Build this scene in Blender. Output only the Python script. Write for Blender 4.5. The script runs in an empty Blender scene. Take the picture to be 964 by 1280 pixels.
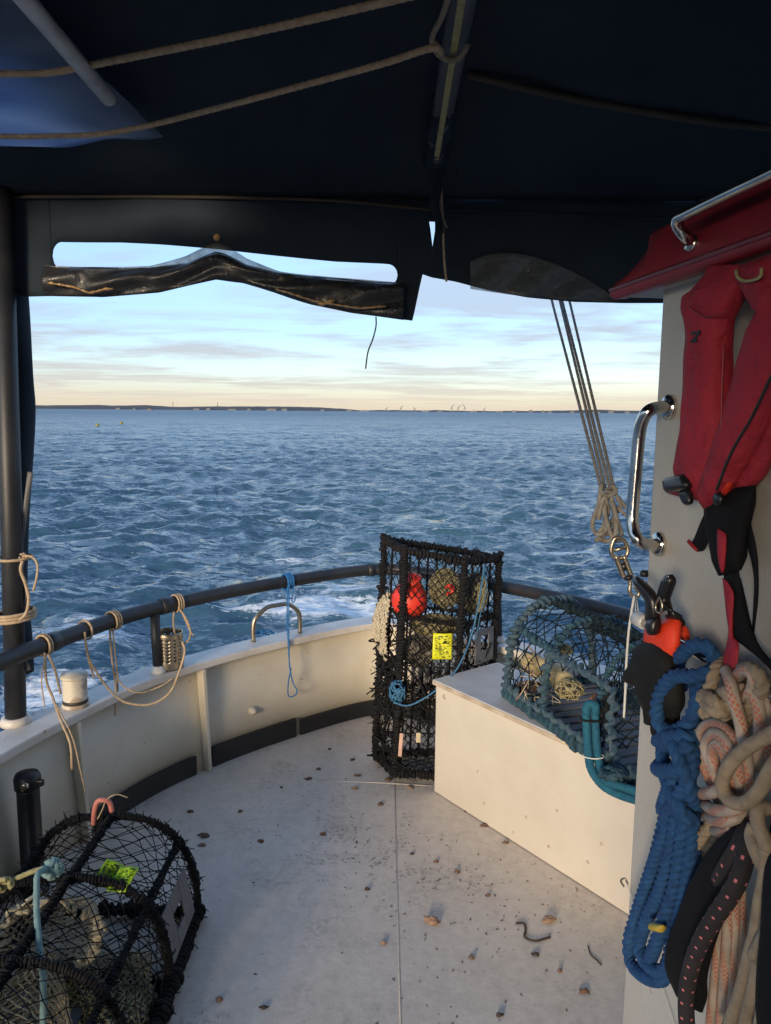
import bpy, bmesh, math, random
import numpy as np
random.seed(7); rng = np.random.default_rng(7)
S = bpy.context.scene
R = math.radians
PI = math.pi

# ------------------------------------------------------------------ camera
FPX = 931.0                                   # focal length in photo pixels (964 x 1280)
PITCH = math.atan(126 / FPX); ROLL = R(0.45)
CAM = np.array([0, 0, 1.6])
_f = np.array([0, math.cos(PITCH), -math.sin(PITCH)]); _u = np.array([0, math.sin(PITCH), math.cos(PITCH)]); _r = np.array([1.0, 0, 0])
CR = _r * math.cos(ROLL) + _u * math.sin(ROLL); CU = _u * math.cos(ROLL) - _r * math.sin(ROLL); CF = _f
cd = bpy.data.cameras.new('camera'); cam = bpy.data.objects.new('camera', cd); S.collection.objects.link(cam)
cd.sensor_fit = 'VERTICAL'; cd.sensor_height = 24; cd.lens = FPX / 1280 * 24
cd.clip_start = 0.02; cd.clip_end = 60000
from mathutils import Matrix, Vector
m3 = Matrix((CR, CU, -CF)).transposed()
cam.matrix_world = Matrix.Translation(CAM) @ m3.to_4x4()
S.camera = cam

# ------------------------------------------------------------------ sky, sun, exposure
SUN_EL, SUN_AZ = 10.0, 203.0                 # low sun veiled by thin cloud, ahead of the boat and behind the camera
w = bpy.data.worlds.new('World'); S.world = w; w.use_nodes = True
nt = w.node_tree; N = nt.nodes; L = nt.links; N.clear()
def nd(tree, typ, **kw):
    n = tree.nodes.new(typ)
    for k, v in kw.items(): setattr(n, k, v)
    return n
def lk(tree, a, b): tree.links.new(a, b)
def math_(tree, op, a, b=None, c=None, clamp=False):
    n = nd(tree, 'ShaderNodeMath', operation=op, use_clamp=clamp)
    for i, v in enumerate((a, b, c)):
        if v is None: continue
        if hasattr(v, 'is_output'): lk(tree, v, n.inputs[i])
        else: n.inputs[i].default_value = v
    return n.outputs[0]
def mix_(tree, fac, a, b, blend='MIX'):
    n = nd(tree, 'ShaderNodeMix', data_type='RGBA', blend_type=blend)
    for s, v in ((n.inputs[0], fac), (n.inputs[6], a), (n.inputs[7], b)):
        if hasattr(v, 'is_output'): lk(tree, v, s)
        elif isinstance(v, (int, float)): s.default_value = v
        else: s.default_value = (*v, 1) if len(v) == 3 else v
    return n.outputs[2]
def ramp_(tree, fac, stops):
    n = nd(tree, 'ShaderNodeValToRGB'); e = n.color_ramp.elements
    while len(e) < len(stops): e.new(0.5)
    for k, (p, c) in enumerate(stops):
        e[k].position = p; e[k].color = (*c, 1) if hasattr(c, '__len__') else (c, c, c, 1)
    lk(tree, fac, n.inputs[0]); return n.outputs[0]
def noise_(tree, vec, scale, detail=4, rough=.55, dist=0, out=0):
    n = nd(tree, 'ShaderNodeTexNoise'); n.inputs['Scale'].default_value = scale; n.inputs['Detail'].default_value = detail
    n.inputs['Roughness'].default_value = rough; n.inputs['Distortion'].default_value = dist
    if vec is not None: lk(tree, vec, n.inputs['Vector'])
    return n.outputs[out]

sky = nd(nt, 'ShaderNodeTexSky', sky_type='NISHITA', sun_disc=False)
sky.sun_elevation = R(SUN_EL); sky.sun_rotation = R(SUN_AZ); sky.air_density = 1.0; sky.dust_density = 1.0; sky.ozone_density = 2.5
tc = nd(nt, 'ShaderNodeTexCoord'); sx = nd(nt, 'ShaderNodeSeparateXYZ'); lk(nt, tc.outputs['Generated'], sx.inputs[0])
zz = math_(nt, 'MAXIMUM', sx.outputs[2], 0.0)
zd = math_(nt, 'ADD', zz, 0.035)
cv = nd(nt, 'ShaderNodeCombineXYZ')
lk(nt, math_(nt, 'DIVIDE', sx.outputs[0], zd), cv.inputs[0]); lk(nt, math_(nt, 'DIVIDE', sx.outputs[1], zd), cv.inputs[1])
mp = nd(nt, 'ShaderNodeMapping'); mp.inputs['Scale'].default_value = (0.55, 0.8, 1); mp.inputs['Rotation'].default_value = (0, 0, R(14)); mp.inputs['Location'].default_value = (3.1, 1.7, 0)
lk(nt, cv.outputs[0], mp.inputs[0])
n1 = noise_(nt, mp.outputs[0], 0.55, 7, .58, .6)
n2 = noise_(nt, mp.outputs[0], 1.9, 6, .6, .9)
cl = math_(nt, 'ADD', math_(nt, 'MULTIPLY', n1, .75), math_(nt, 'MULTIPLY', n2, .25))
cmask = ramp_(nt, cl, [(0.45, 0.12), (0.575, 1)])
fade = ramp_(nt, zz, [(0.0, .8), (.10, 1.0), (.26, .9), (.45, .6), (1.0, .6)])
cmask = math_(nt, 'MULTIPLY', cmask, fade)
SKY_K = 0.108
ccol = ramp_(nt, zz, [(0.0, (.235, .197, .160)), (.035, (.175, .160, .156)), (.09, (.148, .144, .160)), (.15, (.15, .168, .205)), (.3, (.165, .205, .27)), (.6, (.24, .28, .34))])
base = mix_(nt, 1.0, sky.outputs[0], (SKY_K * .93, SKY_K * .98, SKY_K * 1.07), 'MULTIPLY')
base = mix_(nt, ramp_(nt, zz, [(0.0, 0), (.03, .30), (.10, .62), (.25, .6), (.5, .2), (.8, 0)]), base, (.125, .190, .285))
haze_band = ramp_(nt, zz, [(0.0, .85), (.018, .55), (.045, .2), (.10, 0)])
base = mix_(nt, haze_band, base, (.24, .20, .155))
fin = mix_(nt, math_(nt, 'MULTIPLY', cmask, .75), base, ccol)
bg = nd(nt, 'ShaderNodeBackground'); lk(nt, fin, bg.inputs[0]); bg.inputs[1].default_value = 1.0
wo = nd(nt, 'ShaderNodeOutputWorld'); lk(nt, bg.outputs[0], wo.inputs[0])

sl = bpy.data.lights.new('sun', 'SUN'); sun = bpy.data.objects.new('sun', sl); S.collection.objects.link(sun)
sl.energy = 1.0; sl.angle = R(12); sl.color = (1.0, .80, .56)
sdir = Vector((math.sin(R(SUN_AZ)) * math.cos(R(SUN_EL)), math.cos(R(SUN_AZ)) * math.cos(R(SUN_EL)), math.sin(R(SUN_EL))))
sun.rotation_euler = sdir.to_track_quat('Z', 'Y').to_euler()
S.view_settings.view_transform = 'Standard'; S.view_settings.look = 'None'; S.view_settings.gamma = 1
S.view_settings.exposure = 1.85; S.view_settings.use_curve_mapping = False
S.render.engine = 'CYCLES'
S.cycles.use_denoising = True; S.cycles.max_bounces = 8; S.cycles.diffuse_bounces = 5; S.cycles.transparent_max_bounces = 24
try: S.cycles.sample_clamp_indirect = 8
except Exception: pass

# ------------------------------------------------------------------ placing helpers
def ray(x, y): return (x - 482) * CR + (640 - y) * CU + FPX * CF
def atz(x, y, z): v = ray(x, y); return CAM + v * (z - CAM[2]) / v[2]
def aty(x, y, Y): v = ray(x, y); return CAM + v * (Y - CAM[1]) / v[1]
WC = np.array([.535, 1.5, 0]); WD = np.array([.148, -.989, 0]); WN = np.array([-.989, -.148, 0])   # cabin wall: aft corner, run, normal
def W(x, y, off=0.0):
    v = ray(x, y); p0 = WC + WN * off
    return CAM + v * (((p0 - CAM) @ WN) / (v @ WN))
def sp(P, step=.02, closed=False):
    P = np.array(P, float); n = len(P)
    if closed: Q = np.vstack([P[-1], P, P[0], P[1]])
    else: Q = np.vstack([2 * P[0] - P[1], P, 2 * P[-1] - P[-2]])
    out = []
    for i in range(1, len(Q) - 2):
        a, b, c, d = Q[i - 1:i + 3]; k = max(2, int(np.linalg.norm(c - b) / step) + 1)
        t = np.linspace(0, 1, k, endpoint=False)[:, None]
        out.append(.5 * (2 * b + (c - a) * t + (2 * a - 5 * b + 4 * c - d) * t ** 2 + (3 * b - a - 3 * c + d) * t ** 3))
    if not closed: out.append(P[-1:])
    return np.vstack(out)
def unit(v): v = np.asarray(v, float); return v / max(1e-12, np.linalg.norm(v))

class MB:
    def __init__(s): s.v = []; s.f = []; s.uv = []; s.n = 0
    def add(s, V, F, UV=None):
        V = np.asarray(V, float); s.v.append(V)
        for k, q in enumerate(F):
            s.f.append(tuple(int(i) + s.n for i in q))
            s.uv.append(UV[k] if UV is not None else [(0, 0)] * len(q))
        s.n += len(V); return s
    def tube(s, P, r, n=8, closed=False, caps=True, lobes=0, lobe=.28, pitch=.05, up=None, flat=None):
        P = np.asarray(P, float); m = len(P)
        if closed: T = np.roll(P, -1, 0) - np.roll(P, 1, 0)
        else: T = np.gradient(P, axis=0)
        T /= np.maximum(1e-9, np.linalg.norm(T, axis=1))[:, None]
        a = np.array([0, 0, 1.0]) if abs(T[0][2]) < .9 else np.array([1.0, 0, 0])
        if up is not None: a = np.asarray(up, float)
        Nn = np.zeros((m, 3)); Nn[0] = unit(np.cross(np.cross(T[0], a), T[0]))
        for i in range(1, m): Nn[i] = unit(Nn[i - 1] - T[i] * (Nn[i - 1] @ T[i]))
        B = np.cross(T, Nn)
        sl_ = np.concatenate([[0], np.cumsum(np.linalg.norm(np.diff(P, axis=0), axis=1))])
        th = np.arange(n) * 2 * PI / n
        rad = np.broadcast_to(np.asarray(r, float).reshape(-1, 1) if np.ndim(r) else np.full((1, 1), r), (m, n)).copy()
        if lobes:
            ph = 2 * PI * sl_ / pitch
            rad = rad * (1 - lobe + lobe * np.abs(np.cos(lobes / 2 * (th[None] - ph[:, None]))) ** .7)
        fx = 1.0 if flat is None else flat
        V = P[:, None] + rad[..., None] * (np.cos(th)[None, :, None] * Nn[:, None] * fx + np.sin(th)[None, :, None] * B[:, None])
        F = []; U = []
        for i in range(m if closed else m - 1):
            i2 = (i + 1) % m; u0 = sl_[i]; u1 = sl_[i2] if i2 else sl_[i] + .01
            for j in range(n):
                j2 = (j + 1) % n
                F.append((i * n + j, i * n + j2, i2 * n + j2, i2 * n + j)); U.append([(u0, j / n), (u0, (j + 1) / n), (u1, (j + 1) / n), (u1, j / n)])
        if caps and not closed:
            F.append(tuple(range(n - 1, -1, -1))); U.append([(0, 0)] * n)
            F.append(tuple((m - 1) * n + j for j in range(n))); U.append([(sl_[-1], 0)] * n)
        return s.add(V.reshape(-1, 3), F, U)
    def box(s, c, h, X=(1, 0, 0), Y=(0, 1, 0), Z=(0, 0, 1)):
        c = np.asarray(c, float); A = [np.asarray(X, float) * h[0], np.asarray(Y, float) * h[1], np.asarray(Z, float) * h[2]]
        V = [c + A[0] * i + A[1] * j + A[2] * k for k in (-1, 1) for j in (-1, 1) for i in (-1, 1)]
        return s.add(V, [(0, 2, 3, 1), (4, 5, 7, 6), (0, 1, 5, 4), (2, 6, 7, 3), (0, 4, 6, 2), (1, 3, 7, 5)])
    def prism(s, poly, d):
        """closed polygon (n,3) extruded by vector d"""
        P = np.asarray(poly, float); n = len(P); V = np.vstack([P, P + np.asarray(d)])
        F = [tuple(range(n))[::-1], tuple(range(n, 2 * n))] + [(i, (i + 1) % n, n + (i + 1) % n, n + i) for i in range(n)]
        return s.add(V, F)
    def grid(s, G, uvs=True):
        G = np.asarray(G, float); a, b = G.shape[:2]
        F = []; U = []
        for i in range(a - 1):
            for j in range(b - 1):
                F.append((i * b + j, i * b + j + 1, (i + 1) * b + j + 1, (i + 1) * b + j))
                U.append([(i / a, j / b), (i / a, (j + 1) / b), ((i + 1) / a, (j + 1) / b), ((i + 1) / a, j / b)])
        return s.add(G.reshape(-1, 3), F, U)
    def loft(s, rings, caps=True):
        G = np.asarray(rings, float); a, n = G.shape[:2]; F = []; U = []
        for i in range(a - 1):
            for j in range(n):
                F.append((i * n + j, i * n + (j + 1) % n, (i + 1) * n + (j + 1) % n, (i + 1) * n + j))
                U.append([(i / a, j / n), (i / a, (j + 1) / n), ((i + 1) / a, (j + 1) / n), ((i + 1) / a, j / n)])
        if caps:
            F.append(tuple(range(n - 1, -1, -1))); U.append([(0, 0)] * n); F.append(tuple((a - 1) * n + j for j in range(n))); U.append([(1, 0)] * n)
        return s.add(G.reshape(-1, 3), F, U)
    def lathe(s, c, prof, n=20, axis=(0, 0, 1)):
        ax = unit(axis); a = np.array([1.0, 0, 0]) if abs(ax[0]) < .9 else np.array([0, 1.0, 0])
        e1 = unit(np.cross(ax, a)); e2 = np.cross(ax, e1); th = np.arange(n) * 2 * PI / n
        rings = [np.asarray(c) + ax * z + r * (np.cos(th)[:, None] * e1 + np.sin(th)[:, None] * e2) for r, z in prof]
        return s.loft(rings)
    def strand(s, p, q, r):
        """thin three-sided net strand"""
        p = np.asarray(p); q = np.asarray(q); t = unit(q - p); a = np.array([0, 0, 1.0]) if abs(t[2]) < .9 else np.array([1.0, 0, 0])
        e1 = unit(np.cross(t, a)) * r; e2 = np.cross(t, e1)
        o = [e1, -.5 * e1 + .87 * e2, -.5 * e1 - .87 * e2]
        return s.add([p + k for k in o] + [q + k for k in o], [(0, 1, 4, 3), (1, 2, 5, 4), (2, 0, 3, 5)])
    def build(s, name, mat, parent=None, smooth=True, bevel=0, solid=0, weld=False):
        me = bpy.data.meshes.new(name); V = np.vstack(s.v)
        org = np.array(parent.matrix_world.translation) if parent is not None else None
        if parent is not None: V = V - wloc(parent)
        else:
            o0 = (V.min(0) + V.max(0)) / 2; o0[2] = V[:, 2].min(); V = V - o0
        me.from_pydata(V.tolist(), [], s.f)
        uv = me.uv_layers.new(name='UVMap'); uv.data.foreach_set('uv', np.array([c for f in s.uv for c in f], float).ravel())
        me.polygons.foreach_set('use_smooth', [smooth] * len(me.polygons))
        me.materials.append(mat); me.update()
        if weld:
            bm = bmesh.new(); bm.from_mesh(me); bmesh.ops.remove_doubles(bm, verts=bm.verts, dist=1e-5); bmesh.ops.recalc_face_normals(bm, faces=bm.faces); bm.to_mesh(me); bm.free()
        o = bpy.data.objects.new(name, me); S.collection.objects.link(o)
        if parent is not None: o.parent = parent; o['_w'] = [0.0, 0.0, 0.0]; WL[o.name] = wloc(parent)
        else: o.location = o0; WL[o.name] = o0
        if '_w' in o: del o['_w']
        if solid:
            md = o.modifiers.new('thick', 'SOLIDIFY'); md.thickness = solid; md.offset = 0
        if bevel:
            md = o.modifiers.new('bevel', 'BEVEL'); md.width = bevel; md.segments = 2; md.limit_method = 'ANGLE'; md.angle_limit = R(40)
        return o
WL = {}
def wloc(o): return WL[o.name]
def tag(o, label=None, cat=None, group=None, kind=None):
    for k, v in (('label', label), ('category', cat), ('group', group), ('kind', kind)):
        if v: o[k] = v
    return o
def thing(name, label, cat, loc, group=None):
    o = bpy.data.objects.new(name, None); S.collection.objects.link(o); o.location = loc; o.empty_display_size = .05
    WL[o.name] = np.array(loc, float); return tag(o, label, cat, group)

# ------------------------------------------------------------------ materials
def mat(name, col, rough=.6, metal=0.0, col2=None, vscale=6, vlo=.35, vhi=.65, bump=0.0, bscale=60, spec=.5, bdist=.004, detail=5, coord='Object', spots=None):
    m = bpy.data.materials.new(name); m.use_nodes = True; t = m.node_tree; b = t.nodes['Principled BSDF']
    c = nd(t, 'ShaderNodeTexCoord').outputs[coord]
    col2 = col2 or tuple(x * .72 for x in col)
    base = ramp_(t, noise_(t, c, vscale, detail, .6), [(vlo, col), (vhi, col2)])
    if spots:
        sc, th, sc_col = spots
        base = mix_(t, ramp_(t, noise_(t, c, sc, 3, .6), [(th, 0), (th + .03, 1)]), base, sc_col)
    lk(t, base, b.inputs['Base Color'])
    b.inputs['Roughness'].default_value = rough; b.inputs['Metallic'].default_value = metal; b.inputs['Specular IOR Level'].default_value = spec
    if bump:
        bn = nd(t, 'ShaderNodeBump'); bn.inputs['Strength'].default_value = bump; bn.inputs['Distance'].default_value = bdist
        lk(t, noise_(t, c, bscale, 4, .6), bn.inputs['Height']); lk(t, bn.outputs[0], b.inputs['Normal'])
    return m
M = {}
M['canvas'] = mat('navy_canvas', (.015, .025, .038), .85, col2=(.024, .036, .050), vscale=3, bump=.25, bscale=220, spec=.25)
M['canvas_piping'] = mat('canvas_piping', (.07, .055, .04), .8)
M['black_pipe'] = mat('black_pipe', (.014, .015, .019), .48, col2=(.028, .028, .031), vscale=9, bump=.15, bscale=90)
M['cream_paint'] = mat('cream_paint', (.74, .68, .56), .42, col2=(.64, .57, .45), vscale=3.5, bump=.12, bscale=18, spots=(38, .70, (.34, .24, .15)))
M['box_paint'] = mat('box_paint', (.64, .585, .50), .5, col2=(.57, .51, .43), vscale=3, bump=.08, bscale=25, spots=(30, .735, (.33, .25, .18)))
M['box_edge'] = mat('box_edge', (.55, .47, .36), .7, col2=(.38, .30, .22), vscale=20)
M['cap_paint'] = mat('cap_paint', (.72, .68, .62), .45, col2=(.55, .50, .45), vscale=5, bump=.2, bscale=30, spots=(22, .68, (.35, .24, .17)))
M['lid_paint'] = mat('lid_paint', (.66, .64, .62), .5, col2=(.55, .52, .50), vscale=8, bump=.1, bscale=40)
M['wall_paint'] = mat('wall_paint', (.49, .47, .43), .5, col2=(.42, .40, .365), vscale=3, bump=.45, bscale=75, spots=(16, .70, (.33, .30, .25)))
M['rubber'] = mat('black_rubber', (.018, .018, .02), .6, col2=(.03, .03, .03))
M['steel'] = mat('stainless_steel', (.62, .60, .57), .14, 1.0, col2=(.52, .5, .47), vscale=30)
M['steel_dull'] = mat('dull_steel', (.55, .47, .36), .36, 1.0, col2=(.40, .33, .24), vscale=40)
M['white_metal'] = mat('pale_metal', (.62, .62, .62), .35, .0, vscale=15)
M['red_vinyl'] = mat('red_vinyl', (.30, .018, .028), .45, col2=(.22, .012, .02), vscale=5, bump=.2, bscale=60)
M['red_cloth'] = mat('red_cloth', (.37, .016, .036), .78, col2=(.28, .012, .027), vscale=7, bump=1.0, bscale=9, bdist=.03)
M['black_web'] = mat('black_webbing', (.007, .007, .009), .8, spec=.2, bump=.4, bscale=240)
M['plastic_black'] = mat('black_plastic', (.014, .014, .016), .35)
M['print'] = mat('black_print', (.012, .012, .012), .6)
M['black_rope'] = mat('black_rope', (.006, .006, .008), .85, spec=.25, col2=(.016, .016, .018), vscale=60)
M['black_net'] = mat('black_net', (.007, .007, .009), .85, spec=.25, col2=(.016, .016, .018), vscale=40)
M['teal_rope'] = mat('teal_rope', (.010, .040, .068), .85, col2=(.026, .078, .112), vscale=26, vlo=.40, vhi=.6)
M['teal_rope_pale'] = mat('pale_teal_rope', (.072, .112, .145), .9, col2=(.018, .056, .09), vscale=30)
M['teal_bright'] = mat('bright_teal_rope', (.006, .075, .135), .85, col2=(.012, .12, .19), vscale=60, bump=.6, bscale=200)
M['dark_net'] = mat('dark_teal_net', (.007, .011, .016), .85, spec=.25, col2=(.012, .028, .036), vscale=30)
M['blue_rope'] = mat('blue_rope', (.004, .038, .125), .85, col2=(.009, .064, .185), vscale=40, bump=.4, bscale=260)
M['blue_cord'] = mat('blue_cord', (.010, .11, .34), .7, col2=(.02, .17, .42), vscale=60)
M['light_blue_cord'] = mat('light_blue_cord', (.02, .12, .27), .7, col2=(.06, .18, .30), vscale=80)
M['beige_rope'] = mat('beige_rope', (.33, .265, .19), .85, col2=(.22, .17, .12), vscale=40, bump=.5, bscale=260)
M['twine'] = mat('pale_twine', (.50, .38, .25), .85, col2=(.36, .26, .17), vscale=60)
M['grey_rope'] = mat('grey_rope', (.30, .28, .25), .85, col2=(.19, .175, .155), vscale=50, bump=.4, bscale=300)
M['white_cord'] = mat('white_cord', (.70, .68, .64), .7)
M['cream_net'] = mat('cream_net', (.62, .55, .40), .85, col2=(.42, .36, .25), vscale=40)
M['olive_net'] = mat('olive_net', (.22, .20, .10), .85, col2=(.34, .30, .19), vscale=30, vlo=.4, vhi=.6)
M['tan_net'] = mat('tan_net', (.52, .44, .29), .85, col2=(.36, .29, .18), vscale=30)
M['orange_red'] = mat('orange_red_plastic', (.75, .045, .02), .45, col2=(.62, .035, .02), vscale=9)
M['orange_cuff'] = mat('orange_cuff', (.85, .05, .012), .6, bump=.3, bscale=200)
M['glove_grey'] = mat('grey_lining', (.16, .18, .24), .8)
M['glove_black'] = mat('black_glove', (.012, .0125, .013), .75, spec=.25, bump=.5, bscale=160)
M['tag_yellow'] = mat('yellow_tag', (.72, .72, .01), .45, col2=(.62, .66, .02), vscale=20)
M['tag_green'] = mat('green_tag', (.36, .62, .02), .4, col2=(.28, .5, .02), vscale=20)
M['hatch_grey'] = mat('grey_plastic', (.10, .10, .11), .5, col2=(.14, .14, .15), vscale=12)
M['pink_rope'] = mat('pink_cord', (.62, .24, .19), .7, col2=(.5, .17, .14))
M['pink_wood'] = mat('pale_peg', (.62, .40, .32), .7)
M['yellow_rope'] = mat('yellow_rope', (.42, .38, .18), .85, col2=(.3, .27, .13), vscale=50)
M['seafoam_rope'] = mat('seafoam_rope', (.22, .36, .36), .85, col2=(.15, .26, .28), vscale=50)
M['float_tan'] = mat('tan_float', (.52, .42, .22), .6, col2=(.36, .28, .14), vscale=10)
M['slat_grey'] = mat('grey_slat', (.13, .14, .16), .55, col2=(.09, .095, .11), vscale=10)
M['leaf'] = mat('brown_debris', (.20, .11, .065), .8, col2=(.11, .065, .045), vscale=60)
M['shell'] = mat('pale_debris', (.34, .23, .16), .7, col2=(.22, .12, .07), vscale=50)
M['weed'] = mat('dark_weed', (.05, .035, .03), .7)
M['peel'] = mat('peeling_paint', (.62, .57, .48), .6, col2=(.36, .28, .2), vscale=14, vlo=.5, vhi=.58, bump=.5, bscale=60)
M['chip_black'] = mat('chipped_black_paint', (.016, .016, .018), .4, spots=(14, .66, (.42, .38, .34)), bump=.4, bscale=50)
M['yellow_tape'] = mat('yellow_tape', (.5, .36, .05), .5)
M['hull'] = mat('hull_paint', (.35, .36, .38), .4)
M['land'] = mat('dark_land', (.06, .064, .07), .95, col2=(.085, .075, .07), vscale=.004, detail=8)
M['far_white'] = mat('far_white', (.19, .185, .18), .8)
M['far_grey'] = mat('far_grey', (.22, .21, .22), .8)
M['crane_paint'] = mat('crane_paint', (.17, .20, .22), .7)
M['buoy_yellow'] = mat('buoy_yellow', (.35, .27, .06), .5)

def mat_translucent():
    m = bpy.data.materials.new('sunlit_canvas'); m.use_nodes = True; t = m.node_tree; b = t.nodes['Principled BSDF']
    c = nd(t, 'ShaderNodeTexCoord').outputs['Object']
    col = ramp_(t, noise_(t, c, 4, 4, .6, .5), [(.35, (.26, .34, .50)), (.65, (.42, .50, .62))])  # canvas lightened in colour to stand for sun shining through it
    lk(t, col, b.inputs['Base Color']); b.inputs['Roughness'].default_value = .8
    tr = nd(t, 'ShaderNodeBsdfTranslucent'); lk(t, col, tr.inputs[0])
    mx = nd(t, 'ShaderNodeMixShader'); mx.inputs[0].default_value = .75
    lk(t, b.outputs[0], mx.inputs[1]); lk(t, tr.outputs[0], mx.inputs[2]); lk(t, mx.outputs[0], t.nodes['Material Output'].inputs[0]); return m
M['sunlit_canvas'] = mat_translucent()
def mat_vinyl(name, alpha, tint, rough=.12):
    m = bpy.data.materials.new(name); m.use_nodes = True; t = m.node_tree; b = t.nodes['Principled BSDF']
    b.inputs['Base Color'].default_value = (*tint, 1); b.inputs['Roughness'].default_value = rough
    b.inputs['Coat Weight'].default_value = .12; b.inputs['Coat Roughness'].default_value = .08
    c = nd(t, 'ShaderNodeTexCoord').outputs['Object']
    bn = nd(t, 'ShaderNodeBump'); bn.inputs['Strength'].default_value = .7; bn.inputs['Distance'].default_value = .012
    lk(t, noise_(t, c, 14, 4, .55, 1.5), bn.inputs['Height']); lk(t, bn.outputs[0], b.inputs['Normal'])
    tr = nd(t, 'ShaderNodeBsdfTransparent'); mx = nd(t, 'ShaderNodeMixShader')
    lk(t, ramp_(t, noise_(t, c, 9, 4, .6, 1.0), [(.35, alpha * .75), (.65, min(1, alpha * 1.25))]), mx.inputs[0])
    lk(t, tr.outputs[0], mx.inputs[1]); lk(t, b.outputs[0], mx.inputs[2]); lk(t, mx.outputs[0], t.nodes['Material Output'].inputs[0]); return m
M['vinyl'] = mat_vinyl('clear_vinyl', .5, (.15, .16, .165), .2)
M['vinyl_fold'] = mat_vinyl('folded_vinyl', .9, (.028, .029, .034), .45)
M['vinyl_amber'] = mat_vinyl('amber_vinyl', .95, (.45, .28, .12), .22)  # amber carries the glints on the film creases; also colours the stud

def mat_braid(name, base, fleck, kind):
    m = bpy.data.materials.new(name); m.use_nodes = True; t = m.node_tree; b = t.nodes['Principled BSDF']
    uv = nd(t, 'ShaderNodeTexCoord').outputs['UV']; s_ = nd(t, 'ShaderNodeSeparateXYZ'); lk(t, uv, s_.inputs[0]); u, v = s_.outputs[0], s_.outputs[1]
    if kind == 'check':
        a = math_(t, 'FRACT', math_(t, 'ADD', math_(t, 'MULTIPLY', u, 120), math_(t, 'MULTIPLY', v, 6)))
        c = math_(t, 'FRACT', math_(t, 'SUBTRACT', math_(t, 'MULTIPLY', u, 120), math_(t, 'MULTIPLY', v, 6)))
        fl = math_(t, 'MULTIPLY', math_(t, 'GREATER_THAN', a, .25), math_(t, 'GREATER_THAN', c, .25))
        seg = math_(t, 'GREATER_THAN', math_(t, 'FRACT', math_(t, 'ADD', math_(t, 'MULTIPLY', v, 2), math_(t, 'MULTIPLY', u, 9))), .56)
        fl = math_(t, 'MULTIPLY', fl, seg); h = math_(t, 'MULTIPLY', a, c)
    else:
        a = math_(t, 'FRACT', math_(t, 'MULTIPLY', u, 36)); c = math_(t, 'FRACT', math_(t, 'MULTIPLY', v, 5))
        fl = math_(t, 'MULTIPLY', math_(t, 'LESS_THAN', a, .15), math_(t, 'LESS_THAN', c, .26))
        h = math_(t, 'MULTIPLY', math_(t, 'FRACT', math_(t, 'ADD', math_(t, 'MULTIPLY', u, 220), math_(t, 'MULTIPLY', v, 8))), 1)
    obj = nd(t, 'ShaderNodeTexCoord').outputs['Object']
    bb = ramp_(t, noise_(t, obj, 30, 4), [(.35, base), (.65, tuple(x * .68 for x in base))])
    lk(t, mix_(t, fl, bb, fleck), b.inputs['Base Color']); b.inputs['Roughness'].default_value = .85
    bn = nd(t, 'ShaderNodeBump'); bn.inputs['Strength'].default_value = .5; bn.inputs['Distance'].default_value = .002
    lk(t, h, bn.inputs['Height']); lk(t, bn.outputs[0], b.inputs['Normal']); return m
M['fleck_rope'] = mat_braid('orange_fleck_rope', (.44, .36, .30), (.44, .15, .09), 'check')
M['pink_dot_cord'] = mat_braid('pink_dot_cord', (.022, .018, .022), (.55, .16, .18), 'dots')

def mat_deck():
    m = bpy.data.materials.new('deck_paint'); m.use_nodes = True; t = m.node_tree; b = t.nodes['Principled BSDF']
    c = nd(t, 'ShaderNodeTexCoord').outputs['Object']
    big = ramp_(t, noise_(t, c, 1.6, 6, .6), [(.32, (.78, .695, .60)), (.7, (.68, .60, .51))])
    fine = ramp_(t, noise_(t, c, 26, 6, .7), [(.35, 1.0), (.72, .80)])
    col = mix_(t, 1.0, big, fine, 'MULTIPLY')
    # scuffed grey patches, then dark specks
    scuff = math_(t, 'MULTIPLY', ramp_(t, noise_(t, c, 3.2, 4, .55), [(.53, 0), (.66, 1)]), ramp_(t, noise_(t, c, 45, 5, .75), [(.48, 0), (.6, 1)]))
    pos = nd(t, 'ShaderNodeNewGeometry').outputs['Position']; dv = nd(t, 'ShaderNodeVectorMath', operation='DISTANCE'); lk(t, pos, dv.inputs[0]); dv.inputs[1].default_value = (-.06, 2.5, 0)
    worn = ramp_(t, dv.outputs['Value'], [(.05, 1), (.65, .0)])
    sm2 = math_(t, 'MULTIPLY', math_(t, 'MULTIPLY', ramp_(t, noise_(t, c, 6.5, 4, .6, .8), [(.51, 0), (.62, 1)]), ramp_(t, noise_(t, c, 60, 5, .75), [(.48, 0), (.57, 1)])), worn)
    scuff = math_(t, 'MAXIMUM', math_(t, 'MULTIPLY', scuff, .6), sm2)
    col = mix_(t, math_(t, 'MULTIPLY', scuff, .72), col, (.16, .145, .13))
    wet = math_(t, 'MULTIPLY', ramp_(t, noise_(t, c, 4.5, 5, .65), [(.55, 0), (.72, 1)]), .22); col = mix_(t, wet, col, (.36, .31, .25))
    sp1 = math_(t, 'MULTIPLY', ramp_(t, noise_(t, c, 70, 3, .6), [(.665, 0), (.70, 1)]), ramp_(t, noise_(t, c, 2.2, 3), [(.42, .15), (.6, 1)]))
    col = mix_(t, math_(t, 'MULTIPLY', sp1, .8), col, (.10, .075, .06))
    rust = ramp_(t, noise_(t, c, 17, 3, .5), [(.735, 0), (.76, 1)])
    col = mix_(t, math_(t, 'MULTIPLY', rust, .6), col, (.34, .20, .12))
    lk(t, col, b.inputs['Base Color']); b.inputs['Roughness'].default_value = .6
    bn = nd(t, 'ShaderNodeBump'); bn.inputs['Strength'].default_value = .3; bn.inputs['Distance'].default_value = .004
    lk(t, noise_(t, c, 40, 6, .7), bn.inputs['Height']); lk(t, bn.outputs[0], b.inputs['Normal']); return m
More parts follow.
